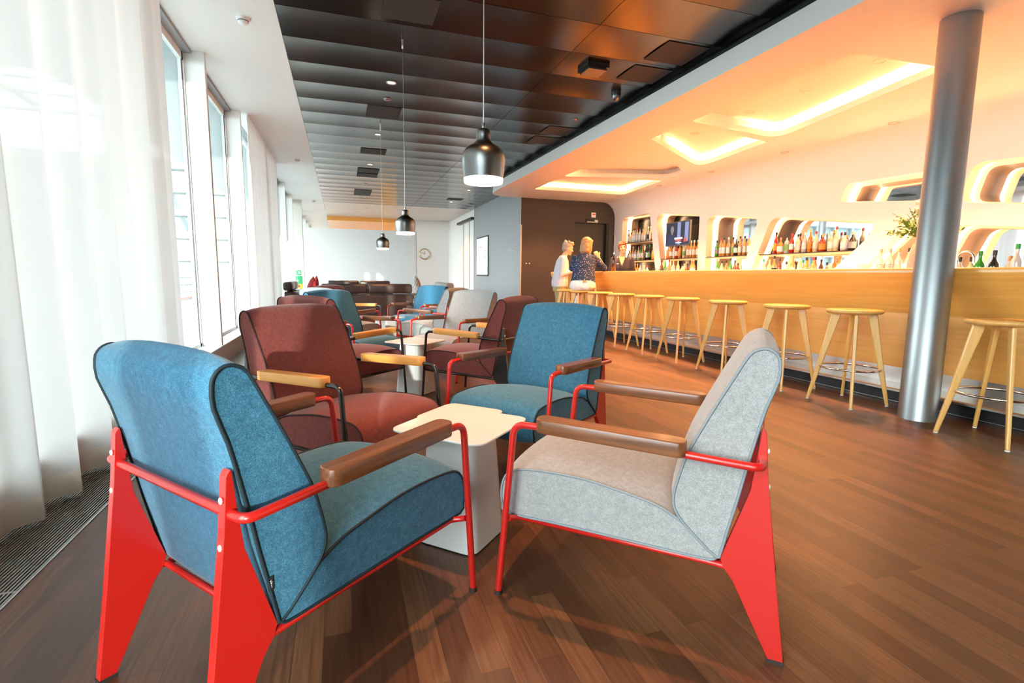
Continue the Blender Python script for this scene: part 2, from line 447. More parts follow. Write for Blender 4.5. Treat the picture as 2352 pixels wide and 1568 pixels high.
for i, lp in enumerate(loops):
    mb = MB(); n = len(lp); wide = offset_loop(lp, .12)
    lo = [(x_,y_,ZS) for x_,y_ in lp]; mid = [(x_,y_,ZS+.075) for x_,y_ in lp]; in2 = offset_loop(lp, .012); mid2 = [(x_,y_,ZS+.075) for x_,y_ in in2]; low = [(x_,y_,ZS+.035) for x_,y_ in in2]; lip = [(x_,y_,ZS+.035) for x_,y_ in wide]; top = [(x_,y_,ZS+.17) for x_,y_ in wide]
    for A, B in ((lo, mid), (mid, mid2), (mid2, low), (low, lip), (lip, top)):
        mb.add(A+B, [(j, (j+1)%n, n+(j+1)%n, n+j) for j in range(n)])
    plate_with_holes(mb, wide, [], lambda u, v: (u, v, ZS+.17))
    co = struct(mb.obj('ceiling_coffer', 'warm_white'), ['large light coffer nearest the column', 'wedge shaped light coffer', 'dim triangular light coffer', 'light coffer farthest along the bar'][i], 'light coffer')
    st = MB(); s1 = offset_loop(lp, .03); s2 = offset_loop(lp, .065)
    ids = range(n) if i != 2 else [j for j in range(n) if lp[j][1] > 9.3 and lp[j][0] < 5.0]
    for j in ids:
        k2 = (j+1)%n
        st.add([(s1[j][0],s1[j][1],ZS+.040),(s1[k2][0],s1[k2][1],ZS+.040),(s2[k2][0],s2[k2][1],ZS+.040),(s2[j][0],s2[j][1],ZS+.040)], [(0,1,2,3)])
    link('light_strip', st.mesh('light_strip'), co, 'led_cove')
# bar wall with the curved cove and the window-like niches
WX = 7.21
NICHE = [  # outline (Y, Z), fillets, name
 ([(12.44,1.06),(12.40,2.60),(11.12,2.585),(10.74,1.06)], [.0,.14,.12,0]),
 ([(10.50,1.06),(10.86,2.55),(9.245,2.345),(9.235,1.06)], [0,.2,.08,0]),
 ([(8.985,1.06),(9.0,2.315),(7.60,2.125),(7.96,1.06)], [0,.2,.12,0]),
 ([(7.76,1.06),(7.30,2.10),(5.40,1.845),(5.52,1.62),(6.16,1.06)], [0,.22,.14,.2,0]),
 ([(5.66,1.06),(4.95,1.80),(4.62,1.74),(5.0,1.06)], [0,.12,.08,0]),
 ([(4.63,1.06),(4.40,1.715),(2.3,1.46),(2.3,1.06)], [0,.20,.1,0]),
 ([(6.02,2.19),(5.90,2.445),(4.70,2.425),(4.80,2.05)], [.06,.09,.2,.2]),
 ([(4.40,1.98),(4.29,2.425),(2.4,2.33),(2.55,1.70)], [.14,.16,.2,.2])]
nl = [round_poly(p_, r_, 6) for p_, r_ in NICHE]
mb = MB()
plate_with_holes(mb, [(12.90,0),(12.90,2.62),(Y0,2.62),(Y0,0)], nl, lambda u, v: (WX, u, v))
cove = [(6.85, ZS)] + [(WX-.36*(1-math.sin(R(a))), ZS-.42*(1-math.cos(R(a)))) for a in range(10, 90, 10)] + [(WX, 2.62)]
n = len(cove)
mb.add([(x_, 12.90, z_) for x_, z_ in cove]+[(x_, Y0, z_) for x_, z_ in cove], [(i, i+1, n+i+1, n+i) for i in range(n-1)], True)
struct(mb.obj('wall_bar', 'warm_white'), 'smooth white wall behind the bar curving into the soffit', 'wall')
NLAB = ['bottle niche nearest the dark door', 'niche with the television', 'third niche with one bottle shelf', 'wide niche with the long bottle shelf', 'narrow niche behind the flowers', 'large niche beyond the column', 'flat slot above the flowers', 'high slot beyond the column']
for i, lp in enumerate(nl):
    n = len(lp); mb = MB()
    A = [(WX, y, z) for y, z in lp]; B = [(WX+.155, y, z) for y, z in lp]
    mb.add(A+B, [(j, (j+1)%n, n+(j+1)%n, n+j) for j in range(n)])
    ni = struct(mb.obj('wall_niche', 'reveal_glow_tint'), NLAB[i], 'wall niche')
    big = offset_loop(lp, .03); st = MB()
    A = [(WX+.155, y, z) for y, z in big]; B = [(WX+.28, y, z) for y, z in big]
    st.add(A+B, [(j, (j+1)%n, n+(j+1)%n, n+j) for j in range(n)])
    link('light_strip', st.mesh('light_strip'), ni, 'led')
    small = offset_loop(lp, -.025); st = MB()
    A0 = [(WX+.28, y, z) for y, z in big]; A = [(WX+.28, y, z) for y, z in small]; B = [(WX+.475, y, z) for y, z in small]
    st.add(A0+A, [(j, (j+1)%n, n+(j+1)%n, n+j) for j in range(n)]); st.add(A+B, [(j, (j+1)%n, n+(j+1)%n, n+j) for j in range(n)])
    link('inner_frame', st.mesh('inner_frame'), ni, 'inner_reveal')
    st = MB(); plate_with_holes(st, offset_loop(lp, .05), [], lambda u, v: (WX+.47, u, v))
    link('mirror_back', st.mesh('mirror_back'), ni, 'mirror' if i not in (0, 1) else 'black_panel')
# grey wall, dark wall with door, far walls
GX, DY = 4.472, 12.83
struct(MB().box(GX, DY+.008, 0, GX+.16, 17.83, ZC+.02).obj('wall_grey', 'grey_wall'), 'blue grey wall carrying the screen', 'wall')
tr = struct(MB().box(GX-.012, DY-.012, 0, GX+.02, DY+.006, 2.36).obj('trim_1', 'steel'), 'slim metal strip on the grey wall corner', 'corner strip')
mb = MB(); hole = [(6.00,.0),(6.00,2.49),(7.065,2.49),(7.065,.0)]
plate_with_holes(mb, [(GX+.005,0),(GX+.005,ZS+.02),(7.3,ZS+.02),(7.3,0)][::-1] if False else [(GX+.005,0),(6.0,0),(6.0,2.49),(7.065,2.49),(7.065,0),(7.3,0),(7.3,ZS+.02),(GX+.005,ZS+.02)], [], lambda u, v: (u, DY, v))
struct(mb.obj('wall_dark', 'dark_wall'), 'dark brown end wall around the service door', 'wall')
struct(MB().box(GX+.16, DY+.17, 0, 8.2, DY+.3, ZC+.2).obj('leak_blocker', 'jamb_black'), 'unseen dark sheet added to block light leaking round the service door', 'wall')  # unseen backing, added to stop sky light leaking in round the door
d = struct(MB().box(6.0, DY+.12, 0, 6.97, DY+.16, 2.47).obj('door_1', 'door_dark'), 'dark flush service door in the brown wall', 'door')
jb = MB().box(6.97, DY+.01, 0, 7.065, DY+.16, 2.49); jb.box(6.0, DY+.01, 2.47, 7.065, DY+.16, 2.49); jb.box(5.99, DY+.01, 0, 6.0, DY+.16, 2.49)
link('jamb', jb.mesh('jamb'), d, 'jamb_black')
struct(MB().box(-1.125, 17.8, 0, 2.436, 17.86, 2.485).obj('wall_partition', 'white_paint'), 'free standing white partition behind the sofas', 'wall')
struct(MB().box(2.436, 17.79, 0, 2.452, 17.865, 2.49).obj('trim_4', 'steel'), 'metal edge strip on the partition', 'edge strip')
struct(MB().box(2.30, 22.45, 0, 5.3, 22.6, ZC+.05).obj('wall_back', 'white_paint'), 'white far wall with the clock', 'wall')
struct(MB().box(GX+.02, 17.83, 0, GX+.16, 22.5, ZC+.02).obj('wall_panels', 'white_paint'), 'white panel wall beyond the grey wall', 'wall')
mb = MB()
for y in (17.84, 18.55, 19.5): mb.box(GX-.005, y, 0, GX+.02, y+.035, 2.98)
struct(mb.obj('trim_2', 'steel'), 'slim metal posts between the white wall panels', 'wall trim')
struct(MB().box(GX-.11, 17.85, 2.98, GX+.03, 20.2, 3.06).obj('trim_3', 'plinth_black'), 'dark sliding panel track at the far wall', 'wall trim')
struct(MB().box(-.48, 22.2, 3.17, 2.36, 22.3, ZC+.04).obj('trim_beam', 'bar_wood'), 'orange wooden beam above the partition', 'beam')
struct(MB().box(-.48, 22.3, 3.17, 2.36, Y1, 3.22).obj('ceiling.008', 'bar_wood'), 'orange wooden ceiling beyond the partition', 'ceiling')
struct(MB().box(2.30, 22.6, 0, 2.36, Y1, 3.2).obj('wall_corridor', 'bar_wood'), 'wood lined wall beyond the partition', 'wall')
struct(MB().box(-1.7, Y1, -.2, 8, Y1+.1, 3.5).obj('wall_end', 'white_paint'), 'far end wall of the lounge', 'wall')
struct(MB().box(-1.7, Y0-.1, -.2, 8.2, Y0, 3.5).obj('wall_rear', 'dark_wall'), 'wall at the near end of the lounge', 'wall')
po = struct(MB().box(-1.50, 17.79, 0, -1.13, 17.87, ZC).obj('trim_post', 'cream_panel'), 'post at the partition carrying green safety signs', 'post')
# leaning round metal column
a, b_ = Vector((4.085, 2.60, 0)), Vector((4.61, 2.945, ZS+.02))
mb = MB(); mb.tube([a+(b_-a)*t_ for t_ in (0, .25, .5, .75, 1)], [.121,.123,.126,.129,.131], 48)
for i, v in enumerate(mb.v):
    if abs(v[2]) < .14: mb.v[i] = (v[0]-v[2]*.17, v[1]-v[2]*.11, 0)
    elif abs(v[2]-ZS) < .16: mb.v[i] = (v[0]+(ZS+.02-v[2])*.17, v[1]+(ZS+.02-v[2])*.11, ZS+.02)
tag(mb.obj('column', 'column_metal'), 'thick dark metal column standing in front of the bar', 'column', kind='structure')
# ------------------------------------------------------------------ outside
struct(MB().box(-60, -30, -.32, -1.62, 90, -.22).obj('exterior_ground', 'concrete'), 'pale terrace outside the windows', 'terrace')
rl = empty('railing', (-5, 0, -.22), 0, 'pale terrace railing seen through the windows', 'railing')
for k in range(16): link('post', MB().box(-5.02, -2+k*2, -.22, -4.98, -1.96+k*2, .85).mesh('post'), rl, 'hall_steel').location = (5, 0, .22)
for z in (.1, .35, .6, .84): link('rail', MB().box(-5.02, -2, z, -4.98, 28, z+.035).mesh('rail'), rl, 'hall_steel').location = (5, 0, .22)
tag(MB().box(-3.9, 6, .33, -3.88, 16, .39).obj('barrier_tape', 'tape_red'), 'red and white barrier tape outside the first window', 'barrier tape')
struct(MB().box(-3.4, 3.6, 3.50, -1.62, Y1, 3.62).obj('exterior_canopy', 'header_grey'), 'canopy edge outside the windows', 'canopy')
hb = empty('hall_building', (-16, 46, -.22), 0, 'pale steel and glass hall with curved roof seen through windows', 'building')
def hpart(name, mb, mt): o = link(name, mb.mesh(name), hb, mt); o.location = (16, -46, .22)
hpart('wall', MB().box(-44, 46, -.22, 4, 60, 9.5), 'hall_glass')
for z in (1.9, 3.6, 5.3, 7.0, 8.7): hpart('floor_band', MB().box(-44.2, 45.4, z, 4.2, 46, z+.5), 'hall_steel')
for k in range(17): hpart('mullion', MB().box(-42+k*2.7, 45.7, -.22, -41.8+k*2.7, 46, 9.5), 'hall_steel')
for k in range(8): hpart('roof_arch', MB().tube([(-34+k*4.5+.05*t_, 22+26*t_/12, 5.2+7.5*math.sin(math.pi*(.10+.5*t_/12))) for t_ in range(13)], .22, 8), 'hall_steel')
for k in range(9):
    t_ = k/8*12; hpart('roof_purlin', MB().tube([(-36, 22+26*t_/12, 5.5+7.5*math.sin(math.pi*(.10+.5*t_/12))), (0, 22+26*t_/12, 5.5+7.5*math.sin(math.pi*(.10+.5*t_/12)))], .09, 6), 'hall_steel')
# ------------------------------------------------------------------ curtains
def curtain(name, x0, ya, yb, waves, amp, label, seed):
    rnd = random.Random(seed); n = waves*14; k = 26
    ph = [rnd.uniform(-.6, .6) for _ in range(waves+2)]; am = [rnd.uniform(.65, 1.15) for _ in range(waves+2)]
    def pt(i, z):
        t = i/n; y = ya+(yb-ya)*t; u = t*waves; j = int(u); fr = u-j; fr = fr*fr*(3-2*fr)
        a = am[j]*(1-fr)+am[j+1]*fr; p_ = ph[j]*(1-fr)+ph[j+1]*fr
        g = .55+.45*(1-z/3.3)
        s_ = math.sin(2*math.pi*u+p_)
        return (x0+amp*g*a*(s_*.8+.2*math.sin(4*math.pi*u+p_*3)), y+amp*.55*g*math.cos(2*math.pi*u+p_), z)
    def part(z0, z1, kk, dx=0):
        vs = []; fs = []
        for q in range(kk+1):
            z = z0+(z1-z0)*q/kk
            for i in range(n+1):
                P = pt(i, z); vs.append((P[0]+dx, P[1], P[2]))
        for q in range(kk):
            for i in range(n): fs.append((q*(n+1)+i, q*(n+1)+i+1, (q+1)*(n+1)+i+1, (q+1)*(n+1)+i))
        mb = MB(); mb.add(vs, fs, True); return mb
    o = part(.12, ZC-.004, k).obj(name, 'curtain'); tag(o, label, 'curtain', 'white curtains along the windows')
    link('hem', part(.012, .12, 3).mesh('hem'), o, 'curtain_hem')
    return o
curtain('curtain', -1.235, .4, 4.74, 13, .068, 'wide sheer white curtain drawn over the nearest windows', 3)
curtain('curtain', -1.245, 8.62, 12.15, 20, .042, 'gathered white curtain farther along between two window fins', 5)
# ================================================================== ARMCHAIRS
SEAT = [(.004,.258),(-.012,.285),(-.017,.322),(-.010,.366),(.009,.395),(.042,.412),(.113,.420),(.195,.422),(.28,.418),(.365,.405),(.467,.386),(.52,.364),(.556,.343),(.597,.309),(.640,.270),(.640,.257),(.60,.253),(.45,.255),(.30,.257),(.15,.258)]
BACK = [(.647,.267),(.600,.305),(.563,.340),(.542,.364),(.529,.388),(.525,.415),(.530,.45),(.542,.50),(.555,.545),(.572,.585),(.595,.635),(.620,.688),(.660,.768),(.693,.832),(.712,.848),(.731,.853),(.748,.848),(.760,.836),(.766,.818),(.765,.773),(.742,.70),(.722,.61),(.704,.52),(.689,.44),(.672,.36),(.657,.285)]
def cushion(pts, hw, amp):
    "soft block: side outline extruded across with a crowned middle; amp(s,z)->bulge"
    lp = smooth_loop(pts, 2); n = len(lp); ny = 12
    nrm = [Vector(b_)-Vector(a_) for a_, b_ in zip(lp, offset_loop(lp, 1.0))]
    mb = MB(); vs = []
    for q in range(ny+1):
        t = -1+2*q/ny; bl = 1-abs(t)**3.0
        for i, (s_, z) in enumerate(lp):
            d = amp(s_, z)*bl
            vs.append((-(s_+nrm[i].x*d), t*hw, z+nrm[i].y*d))
    fs = [(q*n+i, q*n+(i+1)%n, (q+1)*n+(i+1)%n, (q+1)*n+i) for q in range(ny) for i in range(n)]
    mb.add(vs, fs, True)
    mb.add(vs[:n], [tuple(range(n))[::-1]]); mb.add(vs[-n:], [tuple(range(n))])
    pp = MB()
    for sg in (-1, 1): pp.tube([(-s_, sg*(hw+.0005), z) for s_, z in lp], .0042, 6, closed=True)
    return mb, pp
def rounded_tube_path(pts, rad, n=7):
    out = [Vector(pts[0])]
    for i in range(1, len(pts)-1):
        p0, p1, p2 = Vector(pts[i-1]), Vector(pts[i]), Vector(pts[i+1])
        a, b_ = (p0-p1), (p2-p1); la, lb = a.length, b_.length; a.normalize(); b_.normalize()
        d = min(rad, la*.49, lb*.49); q0, q2 = p1+a*d, p1+b_*d
        for j in range(n+1):
            t = j/n; out.append(q0*(1-t)**2+p1*2*t*(1-t)+q2*t*t)
    out.append(Vector(pts[-1])); return out
def flat_xz(y0):
    return lambda u, v, t: (-u, y0+t, v)
PANEL = round_poly([(.737,.648),(.748,.634),(.759,.515),(.795,.238),(.8275,.010),(.790,.010),(.691,.209),(.664,.244),(.657,.268),(.719,.471),(.729,.558)], [.006,.008,.03,.03,.003,.003,.03,.012,.012,.03,.02], 4)
ARMW = .031
def make_chair(fab, metal, wood):
    r = empty('lounge_armchair')
    F, P_ = 'fabric_'+fab, 'piping_'+fab
    mb, pp = cushion(SEAT, .258, lambda s, z: .024 if z > .37 else (.018 if s < .02 else .002))
    o = mb.obj('seat_cushion', F, r); pp.obj('piping', P_, o)
    mb, pp = cushion(BACK, .263, lambda s, z: .006 if s > .63+(z-.3)*.19 else .022)
    o = mb.obj('back_cushion', F, r); pp.obj('piping', P_, o)
    tg = MB().box(-.676, -.2665, .352, -.664, -.2645, .384); to = tg.obj('care_tag', 'label_black', o)
    for sg in (-1, 1):
        pts = [(0, sg*.3085, .0), (-.0505, sg*.3085, .578), (-.13, sg*.3085, .578), (-.66, sg*.3085, .556), (-.742, sg*.3085, .5535), (-.742, sg*.253, .5535)]
        path = rounded_tube_path(pts[:3], .055)[:-1] + [Vector(pts[2])] + rounded_tube_path(pts[2:], .075)[1:]
        t = MB().tube([(0,sg*.3085,.012)]+path[1:], .0108, 12).obj('frame_tube', metal, r)
        MB().lathe([(.0125,0),(.0128,.004),(.0125,.014)], (0, sg*.3085, 0), 14).obj('foot_cap', 'rubber', t)
        wd = []
        for s_ in (0,):
            L0, L1 = .128, .558
            pl = round_poly([(L0,-ARMW),(L1,-ARMW),(L1,ARMW),(L0,ARMW)], [.029]*4, 6)
            zt = lambda s_: .611-.013*(s_-.128)/.43
            zb = lambda s_: .568-.012*(s_-.128)/.43
            n = len(pl)
            lo = [(-u, sg*.3085+v, zb(u)) for u, v in pl]; hi = [(-u, sg*.3085+v, zt(u)) for u, v in pl]
            am = MB(); am.add(lo+hi, [(i, (i+1)%n, n+(i+1)%n, n+i) for i in range(n)], True); am.add(lo, [tuple(range(n))[::-1]]); am.add(hi, [tuple(range(n))])
            me = weld(am.mesh('armrest')); ao = link('armrest', me, r, wood); bevel(ao, .004, 2, 50)
        leg = MB().prism(PANEL, flat_xz(sg*.25-.012), 0, .024); lo_ = link('rear_leg', weld(leg.mesh('rear_leg')), r, metal); bevel(lo_, .006, 3, 30)
        MB().box(-.829, sg*.25-.0125, 0, -.789, sg*.25+.0125, .012).obj('foot_pad', 'rubber', lo_)
        for (s_, z) in ((.7555,.583),(.7625,.487)):
            MB().ball((-s_, sg*.25, z), .004, .0062, .0075, 8).obj('screw_cap', 'label_white', lo_)
    MB().tube([(-.742,-.25,.5535),(-.742,.25,.5535)], .0108, 12).obj('crossbar', metal, r)
    rl = MB()
    for sg in (-1, 1):
        rl.tube([(-.030, sg*.300, .262), (-.045, sg*.25, .2475), (-.62, sg*.25, .2435), (-.672, sg*.25, .241)], .0095, 10)
    rl.tube([(-.045,-.25,.2475),(-.045,.25,.2475)], .008, 8); rl.tube([(-.655,-.25,.242),(-.655,.25,.242)], .0095, 10)
    rl.obj('seat_rail', metal, r)
    return r
protos = {}
CH_LIST = [
 ('blue','red_steel','walnut', .1848, 1.7648, .6878, 'blue armchair seen from behind, red frame, walnut armrests, closest to the curtain'),
 ('grey','red_steel','walnut', .668, 1.7122, 2.3844, 'light grey armchair with red frame seen from its side, nearest to the bar stools'),
 ('burgundy','black_steel','oak_arm', .2448, 2.3033, -.8372, 'large burgundy armchair with black frame and light oak armrests facing the nearest white table'),
 ('blue','red_steel','walnut', .6754, 2.3562, -2.4864, 'teal blue armchair with red frame facing us across the nearest white table'),
 ('burgundy','black_steel','oak_arm', .2803, 4.5165, .74, 'burgundy armchair with its back to the windows, just behind the large burgundy one'),
 ('burgundy','black_steel','oak_arm', .8343, 4.3684, 2.3017, 'burgundy armchair seen in profile behind the teal one, its black frame beside the bar aisle'),
 ('grey','red_steel','walnut', .8202, 4.9866, -2.4418, 'taupe grey armchair with red frame facing us across the middle table'),
 ('blue','red_steel','walnut', .3435, 4.9615, -.8538, 'dark blue armchair with pale blue side edge and red frame at the middle table'),
 ('grey','red_steel','walnut', .8401, 6.9187, 2.4283, 'light grey armchair in profile, partly hidden by the taupe chair, at the far table'),
 ('blue','red_steel','walnut', .8185, 7.5744, -2.4133, 'small bright teal armchair farthest back, in front of the brown sofas'),
 ('grey','red_steel','walnut', .2601, 6.8467, .7638, 'pale grey armchair seen from behind near the windows, behind the dark blue chair'),
 ('burgundy','black_steel','oak_arm', .3503, 7.4212, -.7692, 'farthest burgundy armchair, black frame, in front of the left sofa'),
]
for fab, metal, wood, x, y, a, lab in CH_LIST:
    if not protos:
        o = make_chair(fab, metal, wood); protos['chair'] = o; first = (fab, metal, wood)
    else:
        sw = {'fabric_'+first[0]: 'fabric_'+fab, 'piping_'+first[0]: 'piping_'+fab, first[1]: metal, first[2]: wood}
        o = copy_tree(protos['chair'], None, sw)
    o.location = (x, y, 0); o.rotation_euler = (0, 0, a)
    tag(o, lab, 'armchair', 'lounge armchairs around the side tables')
# lettering on the small tag of the blue chair seen from behind
def text(name, body, size, mtl, parent=None, loc=(0,0,0), rot=(0,0,0), extrude=.0005, align='CENTER'):
    c = bpy.data.curves.new(name, 'FONT'); c.body = body; c.size = size; c.extrude = extrude; c.align_x = align; c.align_y = 'CENTER'
    o = bpy.data.objects.new(name, c); COL.objects.link(o); c.materials.append(M[mtl])
    dg = bpy.context.evaluated_depsgraph_get(); me = bpy.data.meshes.new_from_object(o.evaluated_get(dg))
    bpy.data.objects.remove(o); o = bpy.data.objects.new(name, me); COL.objects.link(o)
    if not len(me.materials): me.materials.append(M[mtl])
    o.location = loc; o.rotation_euler = rot
    if parent: o.parent = parent; CH.setdefault(parent.name, []).append(o)
    return o
bk = [c for c in kids(protos['chair']) if c.name.startswith('back_cushion')][0]
text('tag_lettering', 'vitra.', .0105, 'lettering', bk, (-.670, -.2668, .366), (R(90), R(90), 0), .0002)
# ================================================================== SIDE TABLES
def make_table(h, s):
    r = empty('side_table')
    sq = round_poly([(-s/2,-s/2),(s/2,-s/2),(s/2,s/2),(-s/2,s/2)], .058, 6); n = len(sq)
    tp = MB(); lo = [(x,y,h-.009) for x,y in sq]; hi = [(x,y,h) for x,y in sq]
    tp.add(lo+hi, [(i,(i+1)%n,n+(i+1)%n,n+i) for i in range(n)], True); tp.add(lo, [tuple(range(n))[::-1]]); tp.add(hi, [tuple(range(n))])
    o = link('table_top', weld(tp.mesh('table_top')), r, 'white_metal'); bevel(o, .0025, 2, 50)
    b = MB(); a0, a1 = .262, .205
    q0 = round_poly([(-a0/2,-a0/2),(a0/2,-a0/2),(a0/2,a0/2),(-a0/2,a0/2)], .045, 6); q1 = [(x*a1/a0, y*a1/a0) for x, y in q0]
    lo = [(x,y,.006) for x,y in q0]; hi = [(x,y,h-.009) for x,y in q1]; b.add(lo+hi, [(i,(i+1)%n,n+(i+1)%n,n+i) for i in range(n)], True)
    b.add(lo, [tuple(range(n))[::-1]]); b.obj('base', 'white_metal', r)
    f = MB(); f.prism([(x*1.0,y*1.0) for x, y in q0], lambda u,v,t: (u,v,t), 0, .006); f.obj('floor_glide', 'plinth_black', r)
    return r
TB = [(.460,.40, .4275,1.897, 'taller white metal side table between the four nearest armchairs'), (.400,.31, .500,2.245, 'lower white table tucked behind the nearest tall side table'),
      (.460,.40, .595,4.47, 'taller white metal side table in the middle armchair group'), (.400,.31, .645,4.86, 'lower white table tucked behind the middle tall side table'),
      (.460,.40, .545,7.05, 'white side table in the farthest armchair group')]
tall = low = None
for h, s, x, y, lab in TB:
    if h > .45: o = make_table(h, s) if tall is None else copy_tree(tall); tall = tall or o
    else: o = make_table(h, s) if low is None else copy_tree(low); low = low or o
    o.location = (x, y, 0); o.rotation_euler = (0, 0, R(45)); tag(o, lab, 'side table', 'white side tables')
# ================================================================== BAR
def cut(y0, y1, prof, name, mt, parent, bev=0):
    mb = MB().prism(prof, lambda u, v, t: (u, t, v), y0, y1); o = link(name, weld(mb.mesh(name)), parent, mt)
    if bev: bevel(o, bev, 3, 30)
    return o
bar = empty('bar_counter', (4.5, 4, 0), 0, 'long orange wooden bar counter with steel footrest and black plinth', 'bar counter')
BY0, BY1 = Y0+.2, 10.63
def inbar(o): o.location = (-4.5, -4, 0); return o
inbar(cut(BY0, BY1, round_poly([(4.422,1.128),(5.08,1.128),(5.08,1.05),(4.435,1.05),(4.420,1.09)], [.02,.004,.004,.01,.02], 4), 'counter_top', 'bar_wood', bar))
inbar(cut(BY0, BY1, [(4.426,1.055),(4.92,1.055),(4.92,.748),(4.570,.748)], 'upper_panel', 'bar_wood', bar))
inbar(cut(BY0, BY1-.004, [(4.572,.750),(4.92,.750),(4.92,.27),(4.572,.27)], 'lower_panel', 'bar_wood', bar))
inbar(cut(BY0, BY1-.01, [(4.570,.278),(4.92,.278),(4.92,.118),(4.345,.108),(4.330,.115),(4.330,.130),(4.345,.138),(4.566,.148)], 'footrest', 'steel', bar))
inbar(cut(BY0, BY1-.02, [(4.425,.115),(4.92,.115),(4.92,0),(4.425,0)], 'plinth', 'plinth_black', bar))
inbar(link('plinth_line', MB().box(4.421, BY0, .010, 4.426, BY1-.02, .014).mesh('plinth_line'), bar, 'steel'))
inbar(cut(BY0, BY1-.15, [(4.92,.0),(5.08,0),(5.08,1.05),(4.92,1.05)], 'inner_side', 'plinth_black', bar))
wc = empty('work_counter', (5.25, 2, 0), 0, 'steel work counter behind the bar with bottles and glasses', 'work counter')
o = cut(BY0, 7.95, [(5.085,.95),(5.70,.95),(5.70,.98),(5.085,.98)], 'counter_slab', 'steel', wc); o.location = (-5.25, -2, 0)
o = cut(BY0, 7.9, [(5.085,0),(5.62,0),(5.62,.95),(5.085,.95)], 'cabinet', 'plinth_black', wc); o.location = (-5.25, -2, 0)
bc = empty('back_counter', (6.95, 5, 0), 0, 'pale back counter under the niches of the bar wall', 'back counter')
o = cut(BY0, 12.75, [(6.70,1.0),(WX-.002,1.0),(WX-.002,1.03),(6.70,1.03)], 'counter_slab', 'warm_white', bc); o.location = (-6.95, -5, 0)
o = cut(BY0, 12.75, [(6.75,0),(WX-.002,0),(WX-.002,1.0),(6.75,1.0)], 'cabinet', 'warm_white', bc); o.location = (-6.95, -5, 0)
# ================================================================== BAR STOOLS
def make_stool():
    r = empty('bar_stool')
    MB().lathe([(.0,.748),(.15,.748),(.186,.752),(.200,.762),(.204,.772),(.200,.781),(.188,.786),(.12,.784),(0,.782)], n=40, caps=False).obj('seat', 'oak_stool', r)
    for a in (45, 135, 225, 315):
        ca, sa = math.cos(R(a)), math.sin(R(a)); mb = MB(); vs = []
        for z, r0, w_, t_ in ((.750,.128,.078,.026),(.55,.170,.062,.026),(.34,.214,.050,.025),(.16,.254,.040,.024),(.008,.286,.033,.023)):
            ri, ro = r0-w_/2, r0+w_/2-.006
            for (rr, tt) in ((ri,-t_/2),(ro,-t_/2),(ro,t_/2),(ri,t_/2)):
                vs.append((ca*rr-sa*tt, sa*rr+ca*tt, z))
        fs = [(q*4+i, q*4+(i+1)%4, q*4+4+(i+1)%4, q*4+4+i) for q in range(4) for i in range(4)]+[(0,1,2,3),(16,19,18,17)]
        mb.add(vs, fs); l = link('leg', weld(mb.mesh('leg')), r, 'oak_stool'); bevel(l, .008, 3, 40)
        MB().lathe([(.013,0),(.013,.008)], (ca*.283, sa*.283, 0), 12).obj('glide', 'label_white', l)
    ring = [(.215*math.cos(2*math.pi*k/48), .215*math.sin(2*math.pi*k/48), .300) for k in range(48)]
    MB().tube(ring, .0095, 10, closed=True).obj('foot_ring', 'chrome', r)
    return r
st0 = None
ORD = ['first bar stool, nearest us, just right of the leaning column', 'second bar stool, just left of the leaning column', 'third bar stool from the near end, mostly behind the grey armchair back',
 'fourth bar stool counting away from us', 'fifth bar stool counting away from us', 'sixth bar stool counting away from us', 'seventh bar stool counting away from us', 'eighth bar stool, beside the woman in white trousers', 'ninth bar stool, under the woman in white trousers', 'tenth and farthest bar stool, beside the grey haired woman']
for (y, lab) in zip((2.105, 3.125, 3.811, 4.60, 5.385, 6.131, 6.866, 7.546, 8.242, 8.835), ORD):
    o = make_stool() if st0 is None else copy_tree(st0); st0 = st0 or o
    o.location = (4.02, y, 0); tag(o, lab+', round oak seat', 'bar stool', 'oak bar stools along the bar')
# ================================================================== PENDANT LAMPS
def make_pendant():
    r = empty('pendant_lamp')
    prof = [(.094,.020),(.0955,.03),(.100,.06),(.1035,.095),(.1025,.118),(.097,.138),(.086,.154),(.068,.168),(.050,.178),(.040,.186),(.0355,.196),(.0345,.215),(.0335,.232),(.029,.243),(.020,.249),(.009,.251)]
    MB().lathe(prof, n=40, caps=False).obj('shade', 'pendant_black', r)
    bd = MB().lathe([(.0905,.0),(.094,.020)], n=40, caps=False).obj('light_band', 'lamp_glow', r)
    mb = MB()
    for k in range(56):
        a = 2*math.pi*k/56; ca, sa = math.cos(a), math.sin(a)
        mb.box(.0922*ca-.0012, .0922*sa-.0012, .003, .0922*ca+.0012, .0922*sa+.0012, .018)
    mb.obj('perforation', 'petal', bd)
    MB().lathe([(.091,-.001),(.0915,.0015)], n=40, caps=False).obj('rim', 'pendant_black', bd)
    MB().lathe([(0,.010),(.0895,.010)], n=40, caps=False).obj('diffuser', 'lamp_glow', r)
    MB().lathe([(.0085,.250),(.0085,.272),(.004,.276)], n=14).obj('ferrule', 'steel', r)
    return r
pn0 = None
for (x, y, zb, lab) in ((.66,2.45,1.47,'large black bell pendant lamp hanging nearest us'), (.643,5.48,1.445,'middle black bell pendant lamp above the second table group'), (.638,8.486,1.425,'smallest looking black bell pendant lamp hanging farthest back')):
    o = make_pendant() if pn0 is None else copy_tree(pn0); pn0 = pn0 or o
    o.location = (x, y, zb); tag(o, lab, 'pendant lamp', 'bell pendant lamps above the tables')
    cb_ = MB().tube([(0,0,.27),(0,0,ZC+.016-zb)], .0028, 8).obj('cable', 'steel', o)
    MB().lathe([(.004,ZC-.055-zb),(.009,ZC-.05-zb),(.009,ZC+.017-zb)], n=12).obj('ceiling_ferrule', 'steel', o)
    lamp('pendant_bulb', 'SPOT', (x, y, zb-.01), 6, LAMP_WARM, (0,0,0), spot_size=R(110), spot_blend=.6, shadow_soft_size=.06)
